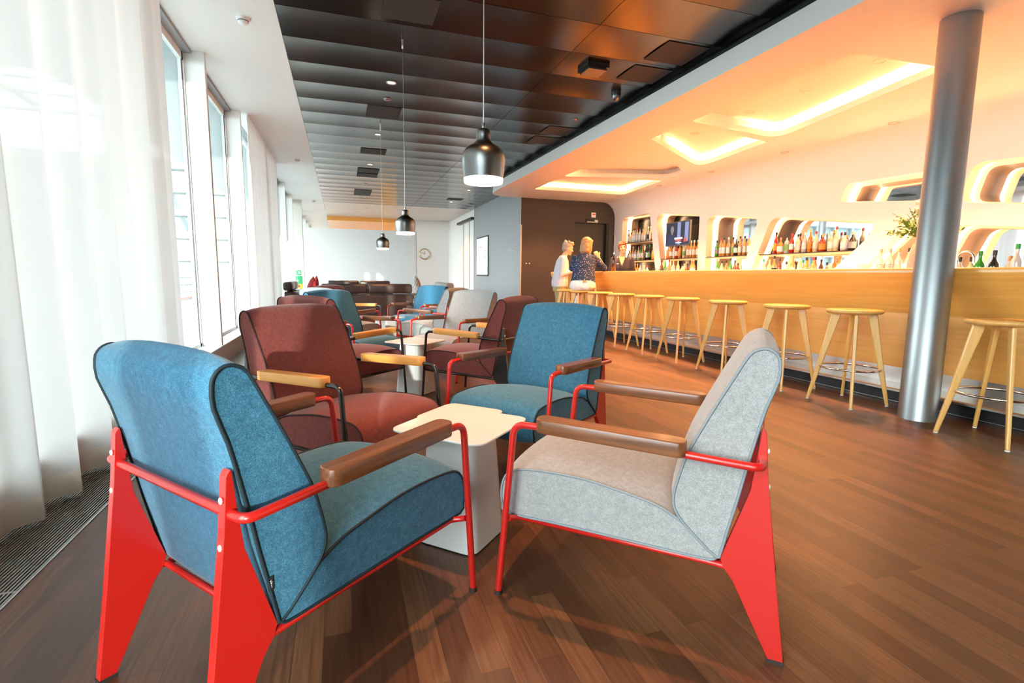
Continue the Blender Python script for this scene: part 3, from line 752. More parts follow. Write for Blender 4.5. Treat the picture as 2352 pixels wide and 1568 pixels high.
# ================================================================== CEILING FITTINGS
def make_downlight(r_=.055, glow='bulb_glow', ring='steel'):
    r = empty('downlight')
    MB().lathe([(r_*.80,.012),(r_*.82,.0),(r_*1.10,-.003),(r_*1.14,.004)], n=24, caps=False).obj('ring', ring, r)
    MB().lathe([(0,.006),(r_*.82,.006)], n=24, caps=False).obj('lens', glow, r)
    return r
dl = None
WASH = 8; DLW = 80; DLB = 150
for i, (x, y) in enumerate([(.645,1.77),(.645,4.23),(.645,6.69),(.645,9.14),(.645,11.61),(.645,14.1),(.645,16.57),(3.37,14.02),(3.37,16.44)]):
    o = make_downlight() if dl is None else copy_tree(dl); dl = dl or o
    o.location = (x, y, ZC+.002)
    nm = ['first','second','third','fourth','fifth','sixth','seventh'][i] if i < 7 else ''
    tag(o, ('recessed spot in the black ceiling, %s of the row above the armchairs' % nm) if i < 7 else ['recessed spot in the black ceiling beside the grey wall screen', 'recessed spot farther along beside the grey wall screen'][i-7], 'downlight', 'recessed spots in the black ceiling')
    lamp('spot', 'SPOT', (x, y, ZC-.02), DLW, LAMP_WARM, (0,0,0), spot_size=R(42), spot_blend=.4, shadow_soft_size=.03)
for (x, y, lab) in ((3.37,18.95,'pale recessed spot in the cream ceiling before the clock wall'), (.935,19.07,'recessed fitting in the cream ceiling above the partition, middle one'), (.641,20.26,'recessed spot in the cream ceiling just before the wooden beam')):
    o = copy_tree(dl); o.location = (x, y, ZC+.002); tag(o, lab, 'downlight', 'recessed spots in the cream ceiling'); lamp('spot', 'SPOT', (x, y, ZC-.03), 70, LAMP_WARM, (0,0,0), spot_size=R(110), spot_blend=.6, shadow_soft_size=.04)
cl0 = None
CLAB = ['coffer spot closest to the column', 'middle spot of the largest coffer', 'farthest spot in the largest coffer', 'single spot in the wedge shaped coffer', 'nearer spot in the triangular coffer', 'farther spot in the triangular coffer', 'spot in the farthest coffer']
for (x, y), lab in zip([(5.206,4.03),(5.19,4.884),(5.183,5.742),(5.168,6.845),(5.126,8.144),(5.105,9.225),(5.065,11.095)], CLAB):
    o = make_downlight(.060, 'lamp_glow', 'warm_white') if cl0 is None else copy_tree(cl0); cl0 = cl0 or o
    o.location = (x, y, ZS+.166); tag(o, 'round white '+lab, 'downlight', 'spots inside the soffit coffers')
    lamp('coffer_spot', 'SPOT', (x, y, ZS+.14), DLB, LAMP_WARM, (0,0,0), spot_size=R(120), spot_blend=.5, shadow_soft_size=.04)
sd0 = None
for (x, y), nm in zip([(6.828,5.02),(6.792,6.711),(6.754,8.389),(6.712,10.038),(6.69,11.725)], ['nearest', 'second nearest', 'middle', 'fourth', 'farthest']):
    o = make_downlight(.055, 'jamb_black', 'steel') if sd0 is None else copy_tree(sd0); sd0 = sd0 or o
    o.location = (x, y, ZS-.0045); tag(o, 'unlit dark spot in the soffit by the bar wall, %s of five' % nm, 'downlight', 'dark spots along the bar wall')
pz = None
PAN = [(.41,.87,4.62,5.07,'perforated speaker panel at the top of the picture in the black ceiling'),(.41,.87,7.60,8.13,'perforated dark ceiling panel between the first two lit spots'),(.41,.87,10.15,10.57,'perforated dark ceiling panel before the third table group'),(.41,.87,12.03,12.52,'nearer of two adjoining perforated ceiling panels'),(.41,.87,12.60,13.05,'farther of two adjoining perforated ceiling panels'),(.41,.87,15.0,16.1,'perforated ceiling panel farthest back in the left row'),
       (3.13,3.585,15.58,15.97,'small dark perforated ceiling panel beside the grey wall'),(3.12,3.6,4.60,5.06,'perforated ceiling panel nearest us along the fascia'),(3.12,3.6,5.21,5.63,'second perforated ceiling panel along the fascia, by the dome camera'),(3.12,3.6,7.65,8.10,'third perforated ceiling panel along the fascia'),(3.12,3.6,8.26,8.71,'fourth perforated ceiling panel along the fascia')]
for x0, x1, y0, y1, lab in PAN:
    mb = MB(); mb.box(x0, y0, ZC-.004, x1, y1, ZC+.001)
    tag(mb.obj('speaker_panel', 'perforated'), lab, 'ceiling panel', 'perforated panels in the black ceiling')
sm0 = None
for (x, y), lab in zip([(-.782,5.52),(-.781,11.61),(-.774,17.81)], ['nearest white smoke detector on the pale ceiling strip', 'middle white smoke detector on the pale ceiling strip', 'farthest white smoke detector on the pale ceiling strip']):
    if sm0 is None:
        sm0 = o = empty('smoke_detector')
        MB().lathe([(.055,0),(.055,-.012),(.050,-.016)], n=24).obj('base', 'white_sign', o)
        MB().lathe([(.046,-.016),(.046,-.034),(.034,-.048),(0,-.050)], n=24, caps=False).obj('cap', 'white_sign', o)
        MB().lathe([(.0465,-.024),(.0465,-.030)], n=24, caps=False).obj('slot', 'perforated', o)
    else: o = copy_tree(sm0)
    o.location = (x, y, ZC); tag(o, lab, 'smoke detector', 'smoke detectors on the white ceiling strip')
bx = empty('ceiling_sensor', (2.72, 5.43, ZC), 0, 'square black box mounted on the black ceiling near the fascia', 'ceiling sensor')
MB().box(-.13,-.13,-.035,.13,.13,.012).obj('housing', 'black_plastic', bx); MB().box(-.11,-.11,-.060,.11,.11,-.040).obj('cover', 'pendant_black', bx); MB().box(-.09,-.09,-.04,.09,.09,-.035).obj('gap', 'jamb_black', bx)
dc = empty('dome_camera', (3.345, 6.03, ZC), 0, 'black dome security camera hanging from the black ceiling', 'security camera')
MB().lathe([(.06,.012),(.06,-.03),(.055,-.045)], n=28).obj('mount', 'black_plastic', dc); MB().lathe([(.053,-.045),(.050,-.07),(.036,-.092),(.015,-.101),(0,-.102)], n=28, caps=False).obj('dome', 'pendant_black', dc)
for (x, y, lab) in ((.649,7.31,'small round loudspeaker grille between the first and second lit spots'), (3.36,7.27,'small round loudspeaker grille near the fascia')):
    tag(MB().lathe([(0,-.008),(.045,-.008),(.052,.0),(.052,.012)], (x, y, ZC+.004), 24, caps=False).obj('ceiling_speaker', 'tv_frame'), lab, 'ceiling speaker', 'round speakers in the black ceiling')
# ================================================================== SOFAS at the far end
def soft_box(mb, x0, y0, z0, x1, y1, z1, r=.05, n=4):
    "box with rounded edges built as a superellipsoid-like grid"
    cx_, cy_, cz_ = (x0+x1)/2, (y0+y1)/2, (z0+z1)/2; hx, hy, hz = (x1-x0)/2, (y1-y0)/2, (z1-z0)/2
    b = bmesh.new(); bmesh.ops.create_cube(b, size=2)
    for v in b.verts: v.co = Vector((v.co.x*hx, v.co.y*hy, v.co.z*hz))
    bmesh.ops.bevel(b, geom=list(b.edges), offset=min(r, hx*.95, hy*.95, hz*.95), segments=n, profile=.5, affect='EDGES')
    b.verts.index_update()
    mb.add([v.co+Vector((cx_,cy_,cz_)) for v in b.verts], [[v.index for v in f.verts] for f in b.faces], True); b.free()
    return mb
def make_sofa(wd=1.66, dp=.86):
    "faces +y locally; origin at the floor centre"
    r = empty('leather_sofa'); h = wd/2
    soft_box(MB(), -h, -dp/2, .08, h, -dp/2+.20, .66, .03).obj('back_frame', 'leather', r)
    for sx in (-1, 1):
        soft_box(MB(), sx*h-(.16 if sx > 0 else 0), -dp/2, .08, sx*h+(0 if sx > 0 else .16), dp/2, .58, .04).obj('arm', 'leather', r)
        soft_box(MB(), min(0, sx*(h-.16)), -dp/2+.2, .25, max(0, sx*(h-.16)), dp/2, .44, .05).obj('seat_cushion', 'leather', r)
        soft_box(MB(), min(sx*.004, sx*(h-.01)), -dp/2-.02, .672, max(sx*.004, sx*(h-.01)), -dp/2+.16, .855, .05).obj('headrest', 'leather', r)
        for yy in (-dp/2+.06, dp/2-.08): MB().lathe([(.02,0),(.022,.09)], (sx*(h-.08), yy, 0), 10).obj('foot', 'black_steel', r)
    soft_box(MB(), -h+.1, -dp/2+.1, .10, h-.1, dp/2-.03, .26, .02).obj('base', 'leather', r)
    sm = MB(); sm.box(-.003, -dp/2-.0015, .1, .003, -dp/2+.01, .66); sm.obj('seam', 'piping_burgundy', r)
    return r
s0 = make_sofa(); s0.location = (.455, 10.35, 0); s0.rotation_euler = (0,0,0); tag(s0, 'brown leather sofa with its back to us, behind the far armchairs', 'sofa', 'brown leather sofas')
o = copy_tree(s0); o.location = (.46, 14.4, 0); o.rotation_euler = (0,0,math.pi); tag(o, 'brown leather sofa facing us in front of the white partition', 'sofa', 'brown leather sofas')
o = copy_tree(s0); o.location = (-.70, 12.3, 0); o.rotation_euler = (0,0,-math.pi/2); tag(o, 'brown leather sofa along the windows with red cushions', 'sofa', 'brown leather sofas')
o = copy_tree(s0, None, {'leather': 'leather_lit'}); o.location = (1.95, 12.2, 0); o.rotation_euler = (0,0,math.pi/2); tag(o, 'leather sofa painted pale as if lit, turned toward the windows, behind the teal chair', 'sofa', 'brown leather sofas')
def pillow(name, mt, loc, rot, lab, sz=.21):
    mb = MB(); n = 8; vs = []
    for side in (1, -1):
        for i in range(n+1):
            for j in range(n+1):
                u, v = -1+2*i/n, -1+2*j/n
                vs.append((u*sz*(1-.08*v*v), side*.07*(1-u**4)*(1-v**4), v*sz*(1-.08*u*u)))
    m_ = (n+1)**2; fs = []
    for s_ in (0, 1):
        for i in range(n):
            for j in range(n):
                a = s_*m_+i*(n+1)+j; q = (a, a+1, a+n+2, a+n+1); fs.append(q if s_ else q[::-1])
    mb.add(vs, fs, True); o = link(name, weld(mb.mesh(name)), None, mt); o.location = loc; o.rotation_euler = rot
    return tag(o, lab, 'cushion', 'cushions on the far sofas')
pillow('cushion', 'red_cloth', (-.62, 11.85, .73), (R(-16), R(28), R(-80)), 'red cushion on the window sofa, closer to us')
pillow('cushion', 'red_cloth', (-.60, 12.78, .73), (R(-16), R(45), R(-90)), 'red cushion on the window sofa, farther from us')
m = mat('striped_cloth', (.6,.5,.4), .8); v = coords(m, (1,1,1)); wv = nd(m, 'ShaderNodeTexWave'); wv.inputs['Scale'].default_value = 9; lk(m, v, wv.inputs[0]); lk(m, ramp(m, wv.outputs[1], [(.4,(.20,.13,.10)),(.6,(.72,.64,.55))]), bsdf(m).inputs['Base Color'])
pillow('cushion', 'striped_cloth', (1.62, 11.6, .76), (R(-14), R(30), R(75)), 'striped beige cushion on the sofa painted pale as lit')
# ================================================================== WALL FITTINGS
sc_ = empty('wall_screen', (GX-.002, 16.63, 1.66), 0, 'upright display on the grey wall with lavender and white page', 'display')
MB().box(-.03,-.70,-.645,0,.70,.645).obj('housing', 'black_plastic', sc_)
MB().box(-.033,.06,-.60,-.030,.69,.60).obj('left_page', 'screen_lavender', sc_); MB().box(-.033,-.69,-.60,-.030,.06,.60).obj('right_page', 'screen_white', sc_)
MB().box(-.036,.09,.29,-.033,.24,.32).obj('orange_mark', 'screen_orange', sc_)
ln = MB()
for z, a, b2 in ((.16,-.50,-.20),(.11,-.46,-.24),(-.02,-.52,-.18),(-.07,-.50,-.2)): ln.box(-.036,a,z,-.033,b2,z+.018)
ln.obj('text_lines', 'screen_ink', sc_)
t_ = text('wall_lettering', 'Whisky Club 28|10', .125, 'lettering', None, (GX-.004, 13.78, 1.745), (R(90), 0, R(-90)), .003)
tag(t_, 'pale lettering reading Whisky Club on the grey wall', 'wall lettering')
ck = empty('wall_clock', (3.43, 22.448, 1.925), 0, 'round wall clock with copper rim on the white far wall', 'clock')
def facing(mb_prof, name, mt, parent):  # lathe whose axis points to -y
    mb = MB().lathe(mb_prof, n=36, caps=False); mb.v = [(x, -z, y) for x, y, z in mb.v]; return mb.obj(name, mt, parent)
facing([(.235,0),(.235,.04),(.20,.05),(.195,.035)], 'rim', 'brass', ck); facing([(0,.03),(.196,.03)], 'dial', 'white_sign', ck)
MB().box(-.008,-.036,-.02,.008,-.032,.11).obj('hand', 'black_steel', ck); h_ = MB().box(-.006,-.040,-.02,.006,-.036,.16).obj('hand', 'black_steel', ck); h_.rotation_euler = (0, R(-62), 0)
tag(MB().box(4.70,22.44,1.375,4.79,22.45,1.455).obj('light_switch', 'cream_panel'), 'small white switch on the far wall right of the clock', 'switch')
fa = empty('alarm_sign', (6.55, DY-.001, 2.69), 0, 'small white alarm plate with red mark above the dark door', 'alarm sign')
MB().box(-.065,-.022,-.065,.065,0,.065).obj('plate', 'white_sign', fa); MB().box(-.035,-.025,.005,.045,-.022,.035).obj('red_mark', 'red_sign', fa)
dc_ = empty('door_closer', (6.49, DY-.001, 2.535), 0, 'metal door closer above the dark service door', 'door closer')
MB().box(-.17,-.06,-.03,.17,0,.03).obj('body', 'black_steel', dc_); MB().box(.08,-.065,-.025,.17,-.06,.025).obj('end_plate', 'steel', dc_); MB().box(-.16,-.09,-.05,.16,-.07,-.03).obj('arm', 'steel', dc_)
for (x, lab) in ((4.63,'left one of two small white studs on the dark wall'), (4.72,'right one of two small white studs on the dark wall')):
    mb = MB().ball((x, DY-.006, 1.36), .018, .012, .018, 10); tag(mb.obj('wall_stud', 'white_sign'), lab, 'wall stud', 'white studs on the dark wall')
es = empty('safety_sign', (-1.30, 17.788, 0), 0, 'green safety signs on the post at the window end of the partition', 'safety sign')
MB().box(-.075,-.006,.98,.075,0,1.135).obj('upper_plate', 'green_sign', es); MB().box(-.10,-.006,.70,.10,0,.955).obj('lower_plate', 'green_sign', es); MB().box(-.10,-.006,.55,.10,0,.70).obj('yellow_plate', 'yellow_sign', es)
MB().box(-.01,-.009,1.02,.055,-.006,1.10).obj('white_mark', 'white_sign', es); MB().box(-.06,-.009,.79,-.01,-.006,.83).obj('white_mark', 'white_sign', es); MB().box(-.03,-.009,.60,.03,-.006,.66).obj('red_mark', 'red_sign', es)
# television in the second niche
tv = empty('television', (7.30, 10.10, 2.02), 0, 'flat television in the second niche showing a man in a suit', 'television')
MB().box(0,-.44,-.275,.04,.44,.275).obj('housing', 'tv_frame', tv); MB().box(-.004,-.415,-.25,0,.415,.25).obj('screen', 'tv_dark', tv)
im = MB(); im.box(-.006,-.12,-.24,-.004,.0,.25); im.box(-.006,-.40,-.18,-.004,-.27,.24); im.obj('pale_backdrop', 'tv_blue', tv)
im = MB(); im.ball((-.006,.19,.10), .003, .062, .085, 16); im.box(-.008,.16,-.02,-.005,.22,.05); im.obj('presenter_face', 'tv_grey', tv)
im = MB(); im.prism([(.38,-.25),(.34,-.06),(.24,.0),(.19,-.06),(.13,-.01),(.02,-.07),(-.02,-.25)], lambda u, v, t: (-.009+t, u, v), 0, .002); im.obj('presenter_suit', 'tv_navy', tv)
im = MB(); im.box(-.012,-.20,-.125,-.010,.09,-.085); im.box(-.012,-.17,-.21,-.010,.05,-.19); im.obj('caption_band', 'tv_white', tv)
im = MB(); im.box(-.012,-.16,-.165,-.010,.06,-.135); im.box(-.012,-.34,-.19,-.010,-.25,-.11); im.obj('caption_mark', 'tv_red', tv)
# ================================================================== SHELVES, BOTTLES, GLASSES
def shelf(name, y0, y1, z, lab):
    r = empty(name, (WX+.24, (y0+y1)/2, z), 0, lab, 'shelf', 'bottle shelves in the niches'); h = (y1-y0)/2
    MB().box(-.22,-h,-.014,.225,h,0).obj('board', 'shelf_dark', r); MB().box(-.215,-h,-.034,.225,h,-.014).obj('underside', 'shelf_wood', r)
shelf('bottle_shelf', 10.98, 12.43, 1.93, 'upper bottle shelf in the niche nearest the dark door')
shelf('bottle_shelf', 10.88, 12.44, 1.465, 'lower bottle shelf in the niche nearest the dark door')
shelf('bottle_shelf', 9.24, 10.60, 1.465, 'bottle shelf below the television')
shelf('bottle_shelf', 7.83, 8.99, 1.465, 'bottle shelf in the third niche')
shelf('bottle_shelf', 5.72, 7.55, 1.465, 'long bottle shelf in the wide niche')
PROF = {
 'round': [(.033,0),(.038,.004),(.038,.175),(.034,.20),(.020,.225),(.0135,.245),(.013,.285)],
 'tall':  [(.031,0),(.035,.004),(.035,.205),(.030,.23),(.018,.255),(.0135,.275),(.013,.325)],
 'squat': [(.040,0),(.047,.006),(.050,.07),(.048,.13),(.036,.165),(.018,.19),(.0145,.205),(.014,.235)],
 'broad': [(.045,0),(.050,.004),(.050,.16),(.046,.185),(.024,.21),(.0145,.23),(.014,.265)]}
CAPZ = {'round': .285, 'tall': .325, 'squat': .235, 'broad': .265}
LABZ = {'round': (.06,.15,.0388), 'tall': (.06,.17,.0358), 'squat': (.035,.125,.0508), 'broad': (.05,.15,.0508)}
bm_cache = {}
def bottle_mesh(kind, what, mt):
    key = (kind, what, mt)
    if key not in bm_cache:
        sx = 1.15 if kind == 'broad' else 1
        mb = MB()
        if what == 'glass': mb.lathe(PROF[kind], n=16, sy=sx, sx=.7 if kind == 'broad' else 1)
        elif what == 'cap':
            z = CAPZ[kind]; mb.lathe([(.0155,z-.012),(.0160,z-.008),(.0160,z+.028),(.014,z+.032)], n=12)
        else:
            a, b2, r_ = LABZ[kind]; mb.lathe([(r_,a),(r_,b2)], n=16, caps=False, sy=sx, sx=.7 if kind == 'broad' else 1)
        me = mb.mesh('bottle_'+what); me.materials.append(M[mt]); bm_cache[key] = me
    return bm_cache[key]
WORD = {'amber':'amber', 'pale':'pale golden', 'orange':'orange', 'red':'red', 'green':'green', 'dark':'black', 'clear':'clear', 'brown':'dark brown'}
LW = {'c':('label_cream','cream'), 'w':('label_white','white'), 'k':('label_black','black'), 'o':('label_orange','orange'), 'g':('label_green','green'), 'y':('label_grey','grey')}
CW = {'d':('cap_dark','dark'), 'r':('cap_red','red'), 'g':('cap_gold','gold'), 'n':('cap_green','green'), 'c':('cap_cork','cork'), 'b':('cap_blue','blue'), 'w':('cap_white','white')}
KW = {'round':'round', 'tall':'tall', 'squat':'squat', 'broad':'broad'}
ORDN = ['first','second','third','fourth','fifth','sixth','seventh','eighth','ninth','tenth','eleventh','twelfth','thirteenth','fourteenth']
def bottle(x, y, z, kind, col, lb, cp, lab, group, sc=1.0):
    r = empty('bottle', (x, y, z), random.uniform(-.5, .5), lab, 'bottle', group); r.scale = (sc, sc, sc)
    for what, mt in (('glass', 'bottle_'+col), ('cap', CW[cp][0]), ('label', LW[lb][0])):
        c = bpy.data.objects.new('body' if what == 'glass' else what, bottle_mesh(kind, what, mt)); COL.objects.link(c); c.parent = r
def row(x, z, where, group, items, sc=1.0):
    for i, (y, kind, col, lb, cp) in enumerate(items):
        lab = '%s bottle with %s cap, %s from left on %s' % (WORD[col], CW[cp][1], ORDN[i], where)
        bottle(x+random.uniform(-.02,.02), y, z, kind, col, lb, cp, lab, group, sc)
r_, t_, q_, b2_ = 'round', 'tall', 'squat', 'broad'
row(7.40, 1.93, 'the upper shelf by the door', 'bottles on the upper shelf by the dark door', [(12.36,t_,'amber','c','d'),(12.25,q_,'pale','c','d'),(12.15,t_,'pale','w','d'),(12.04,t_,'clear','w','d'),(11.92,t_,'clear','w','r'),(11.80,t_,'clear','w','d'),(11.68,r_,'pale','c','c'),(11.56,t_,'pale','w','g'),(11.45,t_,'clear','k','w'),(11.34,t_,'pale','c','w'),(11.24,t_,'amber','c','g')], 1.04)
row(7.40, 1.465, 'the lower shelf by the door', 'bottles on the lower shelf by the dark door', [(12.34,q_,'brown','k','r'),(12.22,q_,'pale','c','g'),(12.10,t_,'amber','w','g'),(11.98,r_,'clear','w','d'),(11.86,t_,'pale','w','r'),(11.75,t_,'green','c','n'),(11.62,t_,'amber','c','r'),(11.51,t_,'dark','k','d'),(11.43,t_,'dark','w','d'),(11.35,t_,'dark','g','n'),(11.21,r_,'amber','o','g')], 1.06)
row(7.22, 1.03, 'the counter by the door', 'bottles on the back counter by the dark door', [(12.21,r_,'clear','w','w'),(12.10,t_,'pale','g','g'),(11.97,r_,'clear','w','d'),(11.84,r_,'brown','c','c'),(11.70,r_,'amber','c','c'),(11.57,r_,'amber','g','c'),(11.43,r_,'clear','w','b'),(11.30,q_,'clear','w','w'),(11.17,q_,'clear','w','r')], 1.1)
row(7.36, 1.465, 'the shelf below the television', 'bottles on the shelf below the television', [(10.51,b2_,'orange','o','g'),(10.40,r_,'amber','w','w'),(10.29,t_,'pale','w','g'),(10.17,r_,'red','w','r'),(10.04,r_,'amber','o','c'),(9.91,r_,'pale','g','d'),(9.78,t_,'amber','c','w'),(9.66,t_,'amber','c','w'),(9.54,t_,'amber','c','w'),(9.42,t_,'amber','c','w')], 1.06)
row(7.08, 1.03, 'the counter under the television', 'bottles on the counter under the television', [(10.31,t_,'brown','k','d'),(10.17,r_,'green','g','n'),(10.04,t_,'amber','o','r'),(9.86,t_,'clear','w','g'),(9.72,t_,'pale','w','c'),(9.58,q_,'clear','c','d'),(9.48,r_,'pale','g','d'),(9.38,q_,'brown','w','d'),(9.27,t_,'amber','c','c'),(9.17,t_,'amber','c','c')], 1.12)
row(7.42, 1.465, 'the third niche shelf', 'bottles on the shelf in the third niche', [(8.90,r_,'green','y','d'),(8.79,t_,'amber','w','r'),(8.68,t_,'amber','w','d'),(8.57,t_,'amber','w','w'),(8.46,t_,'amber','g','d'),(8.36,r_,'dark','w','b'),(8.26,t_,'amber','c','d'),(8.15,t_,'amber','c','d'),(8.04,t_,'amber','w','b')], 1.06)
row(7.24, 1.03, 'the third niche counter', 'bottles on the counter in the third niche', [(8.62,t_,'green','w','w'),(8.50,r_,'pale','w','d'),(8.37,r_,'amber','o','d'),(8.26,t_,'green','g','d'),(8.15,r_,'brown','k','d'),(8.05,q_,'red','w','d')], 1.08)
row(7.42, 1.465, 'the long wide niche shelf', 'bottles on the long shelf in the wide niche', [(7.36,t_,'red','o','d'),(7.25,q_,'orange','w','c'),(7.14,b2_,'clear','g','d'),(7.02,r_,'red','w','r'),(6.90,b2_,'pale','c','d'),(6.78,r_,'clear','w','w'),(6.66,t_,'orange','o','g'),(6.54,r_,'pale','c','r'),(6.42,q_,'red','o','o' if False else 'g'),(6.29,b2_,'pale','w','w'),(6.17,t_,'pale','c','r'),(6.04,q_,'clear','w','d'),(5.91,q_,'dark','y','c')], 1.08)
row(7.22, 1.03, 'the wide niche counter', 'bottles on the counter of the wide niche', [(7.42,r_,'clear','w','n'),(7.30,r_,'pale','c','g'),(7.17,t_,'amber','k','d'),(7.05,r_,'brown','k','d'),(6.92,q_,'clear','y','d'),(6.78,t_,'amber','c','c'),(6.66,t_,'pale','c','c'),(6.53,r_,'amber','c','d'),(6.40,r_,'amber','o','r')], 1.1)
row(5.35, .98, 'the counter right of the column', 'bottles on the work counter', [(3.19,q_,'pale','y','d'),(3.10,q_,'pale','y','d'),(3.03,r_,'green','g','n'),(2.93,r_,'dark','k','d'),(2.835,q_,'clear','w','c')], .98)
for (y, kind, cp, lab, sc) in ((2.755,'tall','n','large clear bottle with bright green cap on the work counter',1.0),(2.64,'tall','w','clear bottle with white cap at the right picture edge',.95),(2.55,'tall','b','clear bottle with blue cap at the right picture edge',1.0)):
    bottle(5.30, y, .98, kind, 'clear', 'w', cp, lab, 'bottles on the work counter', sc)
row(5.9, 1.03, 'the cabinet left of the column', 'corked bottles left of the column', [(4.33,t_,'clear','w','c'),(4.22,t_,'clear','w','c'),(4.12,t_,'clear','c','c'),(4.03,t_,'clear','w','d')], .98)
tag(MB().box(5.75,3.6,.0,6.1,4.6,1.03).obj('bar_cabinet', 'warm_white'), 'pale low cabinet between bar and wall, carrying corked bottles', 'cabinet')
gm = MB().lathe([(.034,0),(.036,.004),(.041,.10),(.0385,.10),(.033,.012),(0,.012)], n=20).mesh('drinking_glass'); gm.materials.append(M['clear_glass'])
def tumbler(x, y, z, lab, group, sc=1.0):
    o = bpy.data.objects.new('drinking_glass', gm); COL.objects.link(o); o.location = (x, y, z); o.scale = (sc,)*3; tag(o, lab, 'glass', group)
for i, y in enumerate((4.10,4.03,3.96,3.89,3.82,3.755)): tumbler(5.30, y, 1.115, 'clear tumbler left of the column, %s from the left on the glass tray' % ORDN[i], 'tumblers left of the column', .78)
tag(MB().box(5.18,3.71,1.095,5.42,4.15,1.115).obj('glass_tray', 'steel'), 'tray of clear tumblers on the work counter left of the column', 'tray')
tag(MB().box(5.2,3.72,.98,5.40,4.14,1.095).obj('tray_stand', 'white_metal'), 'low white stand under the tumbler tray', 'stand')
for i, y in enumerate((8.62,8.53,8.44,8.35,8.26,8.17,8.08)): tumbler(5.75, y, 1.10, 'clear tall glass near the bartender, %s from the left in its row' % ORDN[i], 'tall glasses near the bartender', .98)
tag(MB().box(5.60,8.02,0,5.95,8.72,1.10).obj('glass_rack', 'white_metal'), 'white rack unit with a row of tall glasses beside the bartender', 'rack')
# tap, vase with flowers, bottle and tray on the bar
tp = empty('bar_tap', (5.25, 3.10, .98), 0, 'curved chrome tap just right of the column', 'tap')
MB().tube([(0,.06,0),(0,.06,.24)]+[(0,.06-.065*(1-math.cos(R(a))), .24+.065*math.sin(R(a))) for a in range(15, 181, 15)]+[(0,-.07,.20)], .011, 12).obj('spout', 'chrome', tp)
MB().lathe([(.03,0),(.03,.02),(.015,.03)], (0,.06,0), 16).obj('base', 'chrome', tp)
vs_ = empty('flower_vase', (5.42, 3.595, .98), 0, 'pale terracotta vase with white flowers and greenery behind the column', 'flower vase')
MB().lathe([(.06,0),(.085,.02),(.095,.12),(.09,.30),(.065,.40),(.045,.43),(.045,.47)], n=28, caps=False).obj('vase', 'terracotta', vs_)
rnd = random.Random(4); gs = MB(); lf = MB(); ft = MB()
for k in range(95):
    a = rnd.uniform(0, 6.28); el = rnd.uniform(.10, 1.45); L = rnd.uniform(.14, .36)
    dv = Vector((math.cos(a)*math.cos(el), math.sin(a)*math.cos(el), math.sin(el))); b0 = Vector((0,0,.46)); e = b0+dv*L
    gs.tube([b0, b0+dv*L*.6+Vector((0,0,.02)), e], .0022, 5)
    for q in range(5):
        c = b0+dv*L*rnd.uniform(.45, 1)+Vector((rnd.uniform(-.03,.03), rnd.uniform(-.03,.03), rnd.uniform(-.02,.02)))
        u = Vector((rnd.uniform(-1,1), rnd.uniform(-1,1), rnd.uniform(-1,1))).normalized()*.026; w2 = u.cross(Vector((rnd.uniform(-1,1), rnd.uniform(-1,1), 1))).normalized()*.010
        lf.add([c-u, c+w2, c+u, c-w2], [(0,1,2,3)])
for k in range(13):
    a = rnd.uniform(0, 6.28); el = rnd.uniform(.35, 1.4); c = Vector((0,0,.50))+Vector((math.cos(a)*math.cos(el), math.sin(a)*math.cos(el), math.sin(el)))*rnd.uniform(.2,.33)
    for q in range(7):
        an = q*.9; ft.ball(c+Vector((math.cos(an)*.024, math.sin(an)*.024, .006*math.sin(3*an))), .021, .012, .016, 8)
gs.obj('stems', 'leaf', vs_); lf.obj('foliage', 'leaf', vs_); ft.obj('blossoms', 'petal', vs_)
wb = empty('wine_bottle', (4.70, 8.34, 1.128), 0, 'dark bottle standing on the bar in front of the bartender', 'bottle')
MB().lathe(PROF['tall'], n=20).obj('body', 'bottle_dark', wb); MB().lathe([(.0155,.31),(.016,.345),(.013,.35)], n=14).obj('cap', 'chrome', wb)
tag(MB().box(4.50,9.98,1.128,4.74,10.22,1.15).obj('menu_holder', 'black_plastic'), 'flat black holder lying on the far end of the bar', 'menu holder')
# ================================================================== PEOPLE
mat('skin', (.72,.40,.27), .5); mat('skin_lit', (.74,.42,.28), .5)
mat('hair_grey', (.34,.29,.25), .6); mat('hair_blond', (.46,.235,.10), .5); mat('hair_auburn', (.16,.042,.018), .45)
mat('eye_dark', (.03,.02,.015), .2); mat('lips', (.55,.16,.13), .5); mat('khaki', (.42,.33,.15), .8); mat('white_denim', (.80,.78,.75), .8)
mat('suit_navy', (.030,.026,.045), .7); mat('blouse_navy', (.015,.02,.05), .7); mat('shoe', (.05,.035,.03), .4); mat('leather_tag', (.62,.36,.16), .5)
m = mat('floral_pale', (.7,.7,.75), .8); v = coords(m); vo = nd(m, 'ShaderNodeTexVoronoi'); vo.inputs['Scale'].default_value = 85; lk(m, v, vo.inputs['Vector']); lk(m, ramp(m, vo.outputs['Distance'], [(.0,(.20,.26,.48)),(.28,(.46,.48,.60)),(.5,(.66,.66,.69))]), bsdf(m).inputs['Base Color'])
m = mat('floral_navy', (.02,.04,.1), .8); v = coords(m); vo = nd(m, 'ShaderNodeTexVoronoi'); vo.inputs['Scale'].default_value = 32; lk(m, v, vo.inputs['Vector'])
mr = ramp(m, vo.outputs['Distance'], [(.0,(1,1,1)),(.20,(.9,.9,.9)),(.28,(0,0,0))]); cr = ramp(m, vo.outputs['Color'], [(.25,(.75,.72,.72)),(.5,(.70,.22,.18)),(.75,(.35,.42,.6))])
mi = nd(m, 'ShaderNodeMix', data_type='RGBA'); lk(m, mr, mi.inputs[0]); mi.inputs[6].default_value = (.016,.035,.085,1); lk(m, cr, mi.inputs[7]); lk(m, mi.outputs[2], bsdf(m).inputs['Base Color'])
